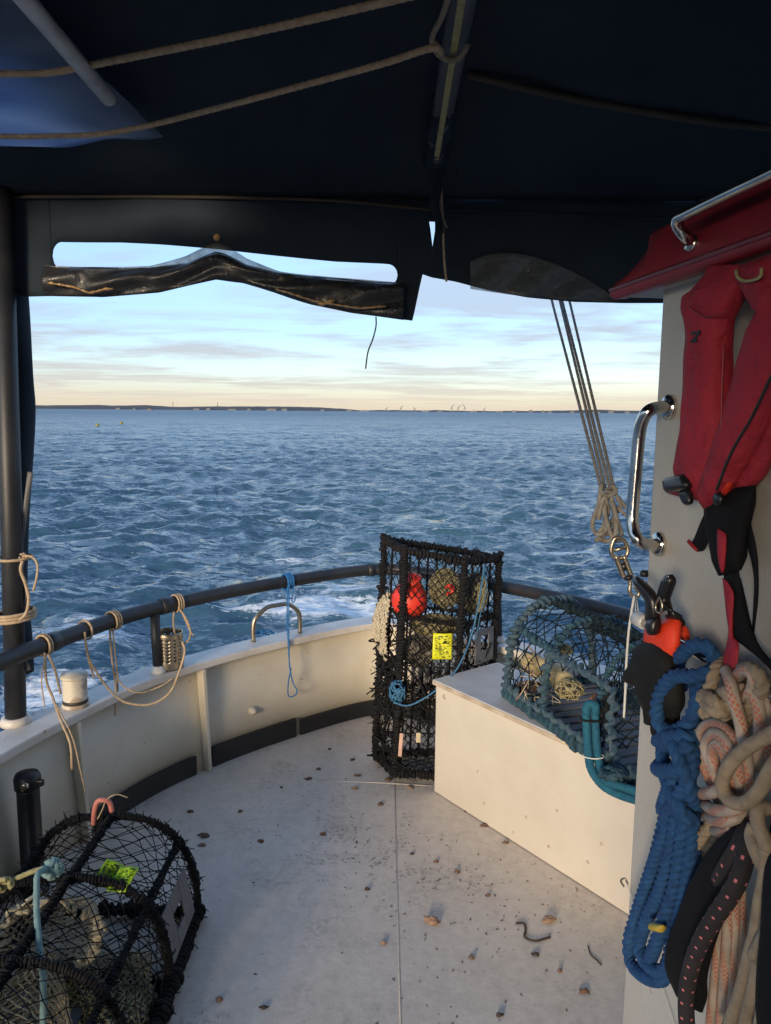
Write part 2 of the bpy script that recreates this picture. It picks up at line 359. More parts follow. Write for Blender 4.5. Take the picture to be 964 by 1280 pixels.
M['deck'] = mat_deck()

def mat_sea():
    m = bpy.data.materials.new('sea_water'); m.use_nodes = True; t = m.node_tree; b = t.nodes['Principled BSDF']
    c = nd(t, 'ShaderNodeTexCoord').outputs['Object']
    at = nd(t, 'ShaderNodeAttribute', attribute_name='foam'); wk = nd(t, 'ShaderNodeAttribute', attribute_name='wake')
    mpn = nd(t, 'ShaderNodeMapping'); mpn.inputs['Scale'].default_value = (.42, 1.0, 1); lk(t, c, mpn.inputs[0])
    fnoise = noise_(t, mpn.outputs[0], 2.2, 8, .68, 1.2)
    lace = nd(t, 'ShaderNodeTexVoronoi', feature='DISTANCE_TO_EDGE'); lace.inputs['Scale'].default_value = 3.0
    lk(t, noise_(t, mpn.outputs[0], 1.3, 5, .6, out=1), lace.inputs['Vector'])
    wv = nd(t, 'ShaderNodeVectorMath', operation='ADD'); lk(t, mpn.outputs[0], wv.inputs[0]); lk(t, noise_(t, mpn.outputs[0], 2.5, 4, .6, out=1), wv.inputs[1]); lk(t, wv.outputs[0], lace.inputs['Vector'])
    lace_m = ramp_(t, lace.outputs[0], [(0.0, 1), (.10, .25), (.2, 0)])
    f2 = noise_(t, c, 9.0, 6, .7, .8)
    fm = math_(t, 'ADD', at.outputs['Fac'], math_(t, 'MULTIPLY', math_(t, 'SUBTRACT', fnoise, .5), 1.5))
    fm = math_(t, 'ADD', fm, math_(t, 'MULTIPLY', math_(t, 'SUBTRACT', f2, .5), 1.1))
    fm = math_(t, 'ADD', fm, math_(t, 'MULTIPLY', math_(t, 'MULTIPLY', lace_m, at.outputs['Fac']), .35))
    foam = ramp_(t, fm, [(.52, 0), (.62, .55), (.85, 1)])
    wc = mix_(t, wk.outputs['Fac'], (.036, .086, .130), (.06, .135, .155))
    lk(t, mix_(t, foam, wc, (.72, .76, .78)), b.inputs['Base Color'])
    fr = nd(t, 'ShaderNodeAttribute', attribute_name='far').outputs['Fac']     # waves too small to mesh out there are roughness
    lk(t, math_(t, 'ADD', math_(t, 'ADD', .06, math_(t, 'MULTIPLY', fr, .30)), math_(t, 'MULTIPLY', foam, .6)), b.inputs['Roughness'])
    b.inputs['IOR'].default_value = 1.333
    geo = nd(t, 'ShaderNodeNewGeometry')
    acc = geo.outputs['Normal']
    for sc, k in ((.13, .40), (.65, .75), (2.4, 1.4), (7.5, 1.9), (24, 1.5)):   # ripples as slopes, so that far water keeps its roughness
        v1 = nd(t, 'ShaderNodeVectorMath', operation='SUBTRACT'); lk(t, noise_(t, mpn.outputs[0], sc, 3, .6, .3, out=1), v1.inputs[0]); v1.inputs[1].default_value = (.5, .5, .5)
        v2 = nd(t, 'ShaderNodeVectorMath', operation='MULTIPLY'); lk(t, v1.outputs[0], v2.inputs[0]); v2.inputs[1].default_value = (k * .8, k, 0); v4 = nd(t, 'ShaderNodeVectorMath', operation='SCALE'); lk(t, v2.outputs[0], v4.inputs[0]); lk(t, math_(t, 'SUBTRACT', 1.0, math_(t, 'MULTIPLY', fr, .25)), v4.inputs['Scale']); v2 = v4
        v3 = nd(t, 'ShaderNodeVectorMath', operation='ADD'); lk(t, acc, v3.inputs[0]); lk(t, v2.outputs[0], v3.inputs[1]); acc = v3.outputs[0]
    vn = nd(t, 'ShaderNodeVectorMath', operation='NORMALIZE'); lk(t, acc, vn.inputs[0])
    lk(t, vn.outputs[0], b.inputs['Normal']); return m
M['sea'] = mat_sea()

# ------------------------------------------------------------------ sea
SEA_Z = -.55
def make_sea():
    rs = [2.2]
    while rs[-1] < 32000:
        r = rs[-1]; rs.append(r * (1 + min(.05, max(.005, r * .00008))))
    rs = np.array(rs); a = np.concatenate([np.linspace(-180, -40, 36)[:-1], np.linspace(-40, 40, 430), np.linspace(40, 180, 36)[1:]])
    a = np.radians(a); A, Rr = np.meshgrid(a, rs); X = Rr * np.sin(A); Y = Rr * np.cos(A)
    dr = np.gradient(rs)[:, None] * np.ones_like(A)
    g = np.random.default_rng(3); Z = np.zeros_like(X); DX = np.zeros_like(X); DY = np.zeros_like(X)
    for k in range(72):
        lam = .45 * (34 ** (k / 71.0)) * g.uniform(.92, 1.08)
        th = R(-90 + 16) + g.normal(0, .62); amp = .0115 * lam ** .62 * g.uniform(.5, 1.3)
        if lam > 1.3: amp *= .32
        if lam > 8: amp *= .8
        q = 2 * PI / lam; ph = q * (X * math.cos(th) + Y * math.sin(th)) + g.uniform(0, 2 * PI)
        att = np.clip((lam / np.maximum(dr, .02) - 2.2) / 3, 0, 1)
        Z += amp * att * np.cos(ph); DX -= .5 * amp * att * math.cos(th) * np.sin(ph); DY -= .5 * amp * att * math.sin(th) * np.sin(ph)
    damp = np.clip((np.hypot(X, Y - 1) - 3.2) / 2.5, .12, 1)
    Z *= damp
    # wake astern: two diverging shoulders and a churned middle
    yy = np.clip(Y - 3.6, 0, None); half = .75 + .16 * yy
    cx = .35 + .05 * yy
    wake = np.exp(-((X - cx) / half) ** 2 * 1.2) * np.exp(-yy / 16.0) * (yy > 0)
    edge = np.exp(-((np.abs(X - cx) - half * 1.15) / (.35 + .03 * yy)) ** 2) * np.exp(-yy / 11.0) * (yy > 0)
    Z *= (1 - .45 * wake)
    crest = np.clip((Z - .17) / .16, 0, 1) * (Rr < 120)
    patch = np.zeros_like(X)
    for (px, py, sx_, sy_, k) in [(215, 690, .9, .35, .62), (300, 655, 1.2, .35, .45), (95, 800, .8, .5, .75), (420, 770, 1.0, .35, .75), (455, 745, .5, .25, .6), (250, 770, .9, .35, .55), (690, 690, .9, .3, .6), (60, 870, .7, .6, .7), (560, 610, 2.2, .4, .3), (100, 720, 1.0, .35, .4), (360, 700, 1.3, .35, .35)]:
        p = atz(px, py, SEA_Z); patch = np.maximum(patch, .9 * k * np.exp(-((X - p[0]) / sx_) ** 2 - ((Y - p[1]) / sy_) ** 2))
    foam = np.clip(.45 * crest + .38 * edge + .36 * wake + patch, 0, 1)
    V = np.stack([X + DX * damp, Y + DY * damp, Z + SEA_Z], -1).reshape(-1, 3)
    nr, na = X.shape
    idx = np.arange(nr * na).reshape(nr, na)
    q = np.stack([idx[:-1, :-1], idx[:-1, 1:], idx[1:, 1:], idx[1:, :-1]], -1).reshape(-1, 4)[:, ::-1]
    me = bpy.data.meshes.new('sea'); me.vertices.add(len(V)); me.vertices.foreach_set('co', V.ravel())
    me.loops.add(q.size); me.loops.foreach_set('vertex_index', q.ravel().astype(np.int32))
    me.polygons.add(len(q)); me.polygons.foreach_set('loop_start', (np.arange(len(q)) * 4).astype(np.int32)); me.polygons.foreach_set('loop_total', np.full(len(q), 4, np.int32))
    me.polygons.foreach_set('use_smooth', np.ones(len(q), bool))
    far_ = np.clip(np.log(Rr / 14.0) / math.log(28), 0, 1)
    for nm, arr in (('far', far_), ('foam', foam), ('wake', np.clip(wake, 0, 1))):
        at = me.attributes.new(nm, 'FLOAT', 'POINT'); at.data.foreach_set('value', arr.ravel().astype(np.float32))
    me.materials.append(M['sea']); me.update(calc_edges=True); me.validate()
    o = bpy.data.objects.new('sea', me); S.collection.objects.link(o); tag(o, kind='structure')
make_sea()

# ------------------------------------------------------------------ far shore
FY = 6000.0
def shore_top(px):
    kx = [-400, 0, 45, 95, 150, 200, 230, 300, 380, 420, 450, 500, 560, 620, 680, 720, 770, 800, 860, 1000, 1400]
    kh = [30, 32, 34, 36, 40, 24, 34, 36, 36, 22, 10, 13, 14, 12, 15, 22, 30, 24, 26, 30, 30]
    return np.interp(px, kx, kh)
b = MB(); pxs = np.linspace(-900, 1900, 700); rows = []
hn = np.cumsum(rng.normal(0, 1, 700)); hn = (hn - np.convolve(hn, np.ones(25) / 25, 'same')) * 1.1
for dy, k in ((0, 0), (30, .25), (120, .55), (400, .9), (700, 1.0), (1100, .8), (1600, .2), (1700, -.2)):
    rows.append([((p - 482) / FPX * FY, FY + dy, SEA_Z - 1 + max(0.0, k) * max(3, shore_top(p) + hn[i] * (k > .5)) + (-2 if k <= 0 else 0)) for i, p in enumerate(pxs)])
tag(b.grid(rows).build('hills', M['land'], smooth=True), kind='structure')
def far(px, d=-40): return np.array([(px - 482) / FPX * (FY + d), FY + d, SEA_Z])
def crane(px, h, jib, side, label):
    h *= 1.0; jib *= .9; p = far(px); t = thing('harbour_crane', label, 'crane', p, 'cranes on the far shore')
    m = MB()
    for dx in (-6, 6): m.box(p + [dx, 0, h * .3], (1.5, 1.5, h * .3))
    m.box(p + [0, 0, h * .6], (8.5, 2.2, 1.6)); m.build('portal_leg', M['crane_paint'], t, smooth=False)
    m = MB().box(p + [0, 0, h * .8], (2.6, 2.4, h * .2)); m.build('tower', M['crane_paint'], t, smooth=False)
    e = p + [side * jib, 0, h * 1.35]; m = MB().tube([p + [-side * 6, 0, h * .75], e], 2.0, 4); m.build('jib', M['crane_paint'], t, smooth=False)
for px, h, j, s_, lb in [(482, 26, 16, 1, 'short harbour crane at the left end of the far port skyline'), (500, 34, 20, 1, 'harbour crane second from the left on the far port skyline'), (517, 26, 14, -1, 'small harbour crane leaning left between the two crane groups'),
                         (563, 44, 24, 1, 'tall harbour crane at the left of the close cluster'), (571, 40, 26, 1, 'harbour crane in the middle of the close cluster'), (579, 46, 18, -1, 'tallest harbour crane at the right of the close cluster'), (603, 28, 16, 1, 'lone harbour crane right of the close cluster')]:
    crane(px, h, j, s_, lb)
for px, lb in ((218, 'thin dark chimney standing on the left hill across the water'), (273, 'thin dark chimney right of the other one on the far hill')):
    p = far(px, 300); m = MB().lathe(p, [(3.2, 0), (2.2, 62), (2.2, 66)], 8); tag(m.build('chimney', M['far_grey']), lb, 'chimney', 'chimneys on the far hills')
fb = [(150, 14, 9, 'w'), (170, 8, 7, 'w'), (247, 20, 9, 'w'), (262, 12, 12, 'g'), (291, 26, 8, 'w'), (312, 10, 11, 'w'), (340, 30, 13, 'w'), (356, 16, 14, 'w'), (403, 12, 9, 'w'), (436, 18, 8, 'w'), (455, 26, 7, 'g'), (530, 22, 9, 'g'), (548, 14, 8, 'w'), (590, 20, 9, 'g'), (622, 22, 8, 'w'), (640, 14, 14, 'g'), (661, 10, 18, 'w'), (676, 8, 16, 'w'), (684, 12, 10, 'w'), (712, 12, 10, 'w'), (741, 26, 10, 'w'), (760, 16, 16, 'w'), (780, 14, 12, 'w')]
NTH = 'first second third fourth fifth sixth seventh eighth ninth tenth eleventh twelfth thirteenth fourteenth fifteenth sixteenth seventeenth eighteenth nineteenth'.split()
cnt = {'w': 0, 'g': 0}
for k, (px, hw, h, c) in enumerate(fb):
    cnt[c] += 1
    p = far(px, -20); pale = 'pale' if c == 'w' else 'grey'
    nxt = ['low', 'small', 'squat', 'long', 'plain'][k % 5]
    t = MB().box(p + [0, 0, h / 2], (hw * 1.3, 12, h / 2)); roof = h + 3
    t.prism([p + [-hw * 1.3, -12.5, h], p + [hw * 1.3, -12.5, h], p + [0, -12.5, h + 4]], (0, 25, 0))
    tag(t.build('waterfront_building', M['far_white'] if c == 'w' else M['far_grey'], smooth=False), f'tiny {pale} building on the far shore, {NTH[cnt[c] - 1]} {pale} one from the left', 'building', 'pale buildings on the far shore' if c == 'w' else 'grey buildings on the far shore')
# one distant boat and two buoys
p = np.array(atz(187, 516.5, SEA_Z + .2)); p = CAM + (p - CAM) * (1200 / p[1]); p[2] = SEA_Z + .2
t = thing('motor_boat', 'tiny white motor boat far off on the water below the left hills', 'boat', p)
MB().prism([p + [-4.5, 0, 0], p + [4, 0, 0], p + [5.2, 0, 1.7], p + [-4.5, 0, 1.4]], (0, 3, 0)).build('hull', M['far_white'], t, smooth=False)
MB().box(p + [-.6, 1.5, 2.4], (2.0, 1.1, 1.0)).build('cabin', M['far_white'], t, smooth=False)
for px, py, lb in ((122, 533, 'yellow marker buoy further left on the open water'), (152, 530, 'yellow marker buoy further right on the open water')):
    p = atz(px, py, SEA_Z); MBb = MB().lathe(p + [0, 0, -.1], [(.02, 0), (.22, .05), (.26, .22), (.18, .38), (.04, .46), (.0, .5)], 10)
    tag(MBb.build('marker_buoy', M['buoy_yellow']), lb, 'buoy', 'yellow buoys on the water')

ORD = ['first', 'second', 'third', 'fourth', 'fifth', 'sixth', 'seventh', 'eighth', 'ninth', 'tenth', 'eleventh', 'twelfth', 'thirteenth', 'fourteenth', 'fifteenth', 'sixteenth', 'seventeenth', 'eighteenth', 'nineteenth', 'twentieth', 'twenty-first', 'twenty-second', 'twenty-third', 'twenty-fourth']
# ------------------------------------------------------------------ hull, deck, bulwark
half = [(-1.52, -2.6), (-1.50, -1.2), (-1.45, .4), (-1.36, 1.5), (-1.245, 2.2), (-1.13, 2.57), (-.97, 2.93), (-.72, 3.25), (-.42, 3.53), (-.16, 3.73), (0, 3.79)]
full = half + [(-x, y) for x, y in half[-2::-1]]
curve = sp([(x, y, 0) for x, y in full], .03)
def offs(C, d):
    T = np.gradient(C, axis=0); T /= np.linalg.norm(T, axis=1)[:, None]
    Nn = np.stack([-T[:, 1], T[:, 0], np.zeros(len(C))], -1)     # left of travel = outward (travel goes aft on port, forward on starboard)
    return C + Nn * d
dk = MB(); inner = offs(curve, .02)
dk.add(np.vstack([inner, [[0, -2.6, 0]]]), [(i + 1, i, len(inner)) for i in range(len(inner) - 1)])
deck = tag(dk.build('deck', M['deck'], smooth=False), kind='structure')
s_ = MB(); s_.tube([(.05, 1.0, .001), (.05, 3.06, .0)], .003, 6, flat=.4); tag(s_.build('deck_seam', M['deck']), kind='structure')
a_ = atz(470, 978, .001); b_ = atz(540, 982, .001); c_ = atz(395, 975, .001)
tag(MB().tube([c_, a_, b_], .004, 6, flat=.5).build('deck_seam', M['deck']), kind='structure')

bw = thing('bulwark', 'curved cream steel bulwark with pale capping round the stern', 'bulwark', (0, 3.79, 0))
def ribbon(C0, C1, z0, z1):
    """closed-section ribbon between two plan curves"""
    n = len(C0); rings = []
    for i in range(n):
        a, b2 = C0[i], C1[i]; rings.append([(a[0], a[1], z0), (b2[0], b2[1], z0), (b2[0], b2[1], z1), (a[0], a[1], z1)])
    return MB().loft(rings)
cA, cB, cC, cD = curve, offs(curve, .012), offs(curve, .058), offs(curve, .046)
MB().loft([[(*cA[i][:2], -.02), (*cB[i][:2], -.02), (*cC[i][:2], .468), (*cD[i][:2], .468)] for i in range(len(curve))]).build('wall_panel', M['cream_paint'], bw, smooth=True)
ribbon(offs(curve, -.012), offs(curve, .125), .468, .502).build('cap', M['cap_paint'], bw, smooth=False, bevel=.006)
ribbon(offs(curve, .07), offs(curve, .10), -.75, .465).build('hull_side', M['hull'], bw, smooth=True)
def near_idx(p): return int(np.argmin(np.linalg.norm(curve[:, :2] - np.asarray(p)[:2], axis=1)))
def rib(px, py, z=.1):
    i = near_idx(atz(px, py, z)); p = curve[i]; T = unit(curve[i + 1] - curve[i - 1]); Nin = np.array([T[1], -T[0], 0])
    m = MB().prism([p - T * .009 + Nin * n_ + [0, 0, z_] for n_, z_ in ((-.001, .003), (.036, .003), (.008, .466), (-.045, .466))], T * .018); m.build('rib', M['cream_paint'], bw, smooth=False, bevel=.003)
    return i
ribs = [rib(283, 945), rib(98, 985, .2)]
j = near_idx((1.0, 2.9)); 
for pt in ((-1.45, .4), (-1.36, 1.35), (.72, 3.25)):
    i = near_idx(pt); p = curve[i]; T = unit(curve[i + 1] - curve[i - 1]); Nin = np.array([T[1], -T[0], 0])
    MB().prism([p - T * .009 + Nin * n_ + [0, 0, z_] for n_, z_ in ((-.001, .003), (.036, .003), (.008, .466), (-.045, .466))], T * .018).build('rib', M['cream_paint'], bw, smooth=False, bevel=.003)
def kick(i0, i1, h): 
    C = curve[i0:i1]; ribbon(offs(C, -.014), offs(C, -.001), .002, h).build('kick_strip', M['rubber'], bw, smooth=False)
i_a = near_idx(atz(150, 1012, .03)); i_b = ribs[0]; i_c = near_idx(atz(380, 912, .03)); i_d = near_idx((.3, 3.6))
kick(i_a - 4, i_b - 1, .085); kick(i_b + 1, i_c, .095); kick(i_c, i_d, .082)
# drain stud on the aft panel
i = near_idx(atz(322, 890, .2)); p = curve[i] + [0, 0, .19]; p = p + unit((-.55, .83, 0)) * .017
MB().lathe(p, [(.001, .03), (.012, .028), (.013, .012), (.02, .01), (.02, -.004)], 10, axis=(.55, -.83, 0)).build('stud', M['cream_paint'], bw)

# guard rail
rl = thing('guard_rail', 'black tube guard rail curving round the stern above the bulwark', 'railing', (0, 3.84, .5))
railc = offs(curve, .05) + [0, 0, .775]
railc = railc[(curve[:, 1] > .2)]
MB().tube(railc, .030, 14).build('rail', M['black_pipe'], rl)
def rail_at(px): 
    d = [abs((482 + FPX * ((q - CAM) @ CR) / ((q - CAM) @ CF)) - px) + (1000 if q[0] > .3 and px < 480 else 0) for q in railc]
    return int(np.argmin(d))
for px in (65, 205, 457):
    i = rail_at(px); MB().tube(railc[i - 1:i + 2] if px != 457 else railc[i:i + 2], .0345, 14).build('sleeve', M['black_pipe'], rl)
def railpost(i):
    q = railc[i]; MB().tube([q, (q[0] + .012, q[1] - .01, .502)], .021, 12).build('post', M['black_pipe'], rl)
    MB().lathe((q[0] + .012, q[1] - .01, .502), [(.034, 0), (.033, .012), (.024, .026), (.022, .03)], 14).build('post_foot', M['cap_paint'], rl)
for i in (rail_at(196), near_idx((.5, 3.45)) - (len(curve) - len(railc)) // 2, 6, len(railc) - 6): railpost(i)
railR = railc

# canopy corner post
pb = aty(20, 905, 2.5); pb[2] = .5
cp = thing('canopy_post', 'thick black canopy post on the port capping, wound with pale cord', 'post', pb)
pt_ = aty(8, 352, 2.5)
MB().tube([pb, (pb + pt_) / 2, [pt_[0], pt_[1], 2.3]], .035, 18).build('pipe', M['black_pipe'], cp)
MB().lathe(pb, [(.052, 0), (.050, .014), (.044, .026), (.041, .027)], 18).build('foot', M['cap_paint'], cp)

# ------------------------------------------------------------------ canopy
VY = 2.55
can = thing('canopy', 'dark navy canvas canopy with torn valance and narrow vinyl window', 'canopy', (0, VY, 2.29))
def roofz(x, y):
    k = np.clip((VY - y) / .5, 0, 1)
    return 2.29 + k * (.15 - .10 * np.clip(np.abs(x - .14) / 1.3, 0, 1)) + .012 * np.sin(x * 5 + y * 3) * k + .010 * np.sin(x * 11 - y * 6 + 2 * np.sin(y * 2)) * k + .006 * np.sin(y * 19 + x * 4) * k
xs = np.linspace(-1.55, 1.6, 64); ys = np.linspace(-3.2, VY, 110)
gx, gy = np.meshgrid(xs, ys, indexing='ij')
PZ = 2.355
edge = [(30, 0), (62, 42), (95, 82), (125, 120), (160, 150), (188, 176)]
outer = [(-420, 0), (-380, 42), (-330, 82), (-260, 130), (-160, 165), (60, 184)]
poly = np.array([atz(x, y, 2.37)[:2] for x, y in edge] + [atz(x, y, 2.37)[:2] for x, y in outer[::-1]])
poly = poly.mean(0) + (poly - poly.mean(0)) * np.array([.86, .74]) + np.array([0, -.05])
def inside(p):
    c = False; n = len(poly)
    for i in range(n):
        a, b_ = poly[i], poly[i - 1]
        if (a[1] > p[1]) != (b_[1] > p[1]) and p[0] < (b_[0] - a[0]) * (p[1] - a[1]) / (b_[1] - a[1]) + a[0]: c = not c
    return c
rf_ = MB(); rf_.grid(np.stack([gx, gy, roofz(gx, gy)], -1))
Vr = rf_.v[0]; keep = [k for k, f in enumerate(rf_.f) if not all(inside(Vr[q][:2]) for q in f)]
rf_.f = [rf_.f[k] for k in keep]; rf_.uv = [rf_.uv[k] for k in keep]
rf_.build('roof', M['canvas'], can, solid=.004)
# valance with its window opening, built from columns
def prof(pts): 
    q = np.array([aty(x, y, VY)[[0, 2]] for x, y in pts]); return lambda x: np.interp(x, q[:, 0], q[:, 1])
bot = prof([(-200, 345), (0, 352), (30, 371), (60, 370), (130, 371), (200, 366), (240, 357), (272, 350), (305, 354), (345, 366), (390, 381), (440, 391), (490, 398), (516, 401), (528, 343), (540, 347), (570, 352), (610, 362), (660, 371), (720, 377), (780, 379), (830, 379), (964, 376), (1200, 370)])
win_top = prof([(60, 303), (75, 302), (150, 303), (200, 306), (272, 312), (340, 319), (420, 327), (480, 330), (500, 332)])
win_bot = prof([(60, 336), (100, 337.5), (190, 338), (235, 331), (262, 321), (272, 318), (284, 321), (310, 334), (350, 345), (400, 349), (450, 353), (500, 357)])
xl = aty(65, 320, VY)[0]; xr = aty(497, 345, VY)[0]
cols = np.unique(np.concatenate([np.linspace(-1.6, 1.7, 260), xl + np.linspace(0, .04, 12) , xr - np.linspace(0, .04, 12), [aty(x, 370, VY)[0] for x in (516, 519, 522, 528)], np.linspace(aty(541, 290, VY)[0] - .012, aty(541, 290, VY)[0] + .012, 7)]))
top = lambda x: 2.292
def wob(x, z): return VY + .006 * math.sin(x * 9 + z * 5) + .012 * math.sin(x * 3.1) * (2.29 - z) * 2 - .0
def spans(x):
    if xl < x < xr:
        t_, b_ = win_top(x), win_bot(x); e = min(x - xl, xr - x); rr = .03
        mid = (t_ + b_) / 2; hh = (t_ - b_) / 2
        if e < rr: hh *= math.sqrt(max(0, 1 - ((rr - e) / rr) ** 2))
        return [(2.292, mid + hh), (mid - hh, bot(x))]
    return None
slit_x = aty(541, 290, VY)[0]; slit_t, slit_b = aty(541, 277, VY)[2], aty(541, 308, VY)[2]
mb = MB()
for x0, x1 in zip(cols[:-1], cols[1:]):
    xm = (x0 + x1) / 2
    if xl < xm < xr:
        A, B = spans(x0 + 1e-6 if x0 <= xl else x0) or spans(xl + 1e-6), spans(x1 - 1e-6 if x1 >= xr else x1) or spans(xr - 1e-6)
        pr_ = [(A[0], B[0]), (A[1], B[1])]
    elif abs(xm - slit_x) < .011:
        def sl2(x): 
            k = min(1, max(0, 1 - abs(x - slit_x) / .011)); return [(2.292, slit_t), (slit_t - .002 - (slit_t - slit_b) * k, bot(x))]
        A, B = sl2(x0), sl2(x1); pr_ = [(A[0], B[0]), (A[1], B[1])]
    else:
        pr_ = [((2.292, bot(x0)), (2.292, bot(x1)))]
    for (a0, a1), (b0, b1) in pr_:
        nz = 12 if len(pr_) == 1 else (6 if a0 > 2.29 else 4); g = []
        for x, (t_, b_) in ((x0, (a0, a1)), (x1, (b0, b1))):
            g.append([(x, wob(x, z), z) for z in np.linspace(t_, b_, nz + 1)])
        mb.grid(g)
mb.build('valance', M['canvas'], can, solid=.004, weld=True)
# pulled-back clear vinyl, crumpled along the bottom of the window
g = []
xx = np.linspace(xl - .02, xr + .02, 120)
for k, x in enumerate(xx):
    t_, b_ = win_bot(x) + .004, bot(x) - .003
    row = []
    for j_, s in enumerate(np.linspace(0, 1, 12)):
        z = t_ + (b_ - t_) * s
        row.append((x, VY - .022 - .022 * math.sin(s * PI) - .010 * math.sin(s * 9 + x * 7) * math.sin(x * 4 + 1) - .006 * math.sin(x * 31 + s * 8), z))
    g.append(row)
MB().grid(g).build('vinyl_roll', M['vinyl_fold'], can, solid=.002)
# golden glints on the folded film, painted in as amber creases
def crease(pts, wd, ph):
    P = sp([aty(x, y, VY - .062) for x, y in pts], .008); gg = []
    for k, p in enumerate(P):
        h = wd * (.35 + .65 * abs(math.sin(k * .9 + ph))) ; gg.append([p + [0, -.004 * math.sin(k * 1.3), h], p + [0, -.006 + .004 * math.sin(k * 2.1), 0], p + [0, .004, -h * .7]])
    MB().grid(gg).build('vinyl_crease', M['vinyl_amber'], can, solid=.0015)
crease([(60, 354), (75, 356), (95, 360), (112, 366), (130, 362), (142, 361)], .006, 0); crease([(345, 362), (360, 366), (385, 374), (396, 377), (420, 381), (450, 385), (482, 383)], .005, 1.2); crease([(396, 372), (398, 379), (404, 380), (418, 376)], .010, .4)
# clear film still standing behind the opening peak
g = [[(x, VY - .018, win_bot(x) + .001 + s * (.026 * math.exp(-((x - aty(272, 318, VY)[0]) / .16) ** 2) + .006)) for s in (0, .5, 1)] for x in xx]
MB().grid(g).build('vinyl_film', M['vinyl'], can, solid=.001)
# vinyl patch on the starboard valance
g = []
for px in np.linspace(588, 782, 40):
    k = (px - 588) / 194; y1 = 362 + 16 * (1 - (1 - k) ** 2) - 1; y0 = y1 - 62 * math.sin(min(1, .12 + k * .95) * PI) ** .6 * (1 - .45 * k)
    g.append([aty(px, y0 + (y1 - y0) * s, VY - .02 - .01 * math.sin(px * .11 + s * 5)) for s in np.linspace(0, 1, 10)])
MB().grid(g).build('vinyl_patch', M['vinyl'], can, solid=.0015)
# hems, seams, stud
P = [aty(x, y, VY - .012) for x, y in ((0, 246), (200, 246), (400, 250), (540, 262))]
MB().tube(sp(P, .03), .006, 6).build('hem_seam', M['canvas_piping'], can)
P = [aty(x, y, VY - .012) for x, y in ((560, 262), (700, 268), (860, 275), (980, 276))]
MB().tube(sp(P, .03), .005, 6).build('hem_seam', M['canvas'], can)
i_ = aty(271, 297, VY - .012); MB().lathe(i_, [(.001, .006), (.008, .005), (.012, .0), (.012, -.01)], 12, axis=(0, -1, 0)).build('press_stud', M['vinyl_amber'], can)
P = [(.20, 2.02, roofz(.20, 2.02) - .012), (.55, 2.05, roofz(.55, 2.05) - .012), (.95, 2.08, roofz(.95, 2.08) - .012), (1.4, 2.1, roofz(1.4, 2.1) - .012)]
MB().tube(sp(P, .04), .010, 8).build('bow_seam', M['canvas_piping'], can)
# ridge pole under the roof and its batten
MB().tube([(.135, -1.2, 2.385), (.138, 1.5, 2.375), (.139, 2.30, 2.345)], .027, 14).build('ridge_pole', M['hatch_grey'], can)
MB().box((.130, 1.5, 2.330), (.0075, .74, .003), unit((1, 0, 0)), unit((.008, .8, -.018))).build('batten', M['yellow_rope'], can, smooth=False, bevel=.002)
rings = []     # frayed cloth sleeve bound round the pole end and hanging from it
for k in range(26):
    y = 1.98 + k * .0138; zc_ = 2.375 - (y - 1.5) * .0375; th = np.linspace(0, 2 * PI, 18, endpoint=False); rr = .031 + .005 * np.sin(th * 3 + k * .4) + .004 * np.sin(k * .9 + th) + .002 * rng.normal(0, 1, 18)
    rings.append(np.stack([.138 + rr * np.cos(th), np.full(18, y) + .006 * np.sin(th * 2 + k), zc_ + rr * np.sin(th)], -1))
MB().loft(rings).build('pole_sleeve', M['canvas'], can)
P = sp([aty(x, y, 2.36) for x, y in ((550, 150), (547, 185), (549, 215), (544, 240), (546, 268), (551, 292))], .012); g = []
for k, p in enumerate(P): g.append([p + np.array([dx * (1 - .5 * k / len(P)) + .004 * math.sin(k * .8), .012 * math.sin(k * .5 + dx * 90), 0]) for dx in (-.024, -.008, .008, .022)])
MB().grid(g).build('hanging_strap', M['canvas'], can, solid=.003)
# paler side panel, sunlight put into its colour, with its pole, port forward corner
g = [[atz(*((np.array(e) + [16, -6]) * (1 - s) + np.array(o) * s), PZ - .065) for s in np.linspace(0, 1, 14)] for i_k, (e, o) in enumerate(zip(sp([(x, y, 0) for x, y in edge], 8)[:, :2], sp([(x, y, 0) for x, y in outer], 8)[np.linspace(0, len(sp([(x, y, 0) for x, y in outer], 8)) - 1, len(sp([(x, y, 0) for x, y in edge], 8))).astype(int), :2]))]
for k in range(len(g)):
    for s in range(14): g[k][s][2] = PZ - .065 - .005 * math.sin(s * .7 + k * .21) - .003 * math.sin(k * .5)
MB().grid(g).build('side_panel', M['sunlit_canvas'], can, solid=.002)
MB().tube([atz(-60, -110, 2.265), atz(32, 0, 2.265), atz(136, 123, 2.265)], .0165, 12).build('side_pole', M['white_metal'], can)
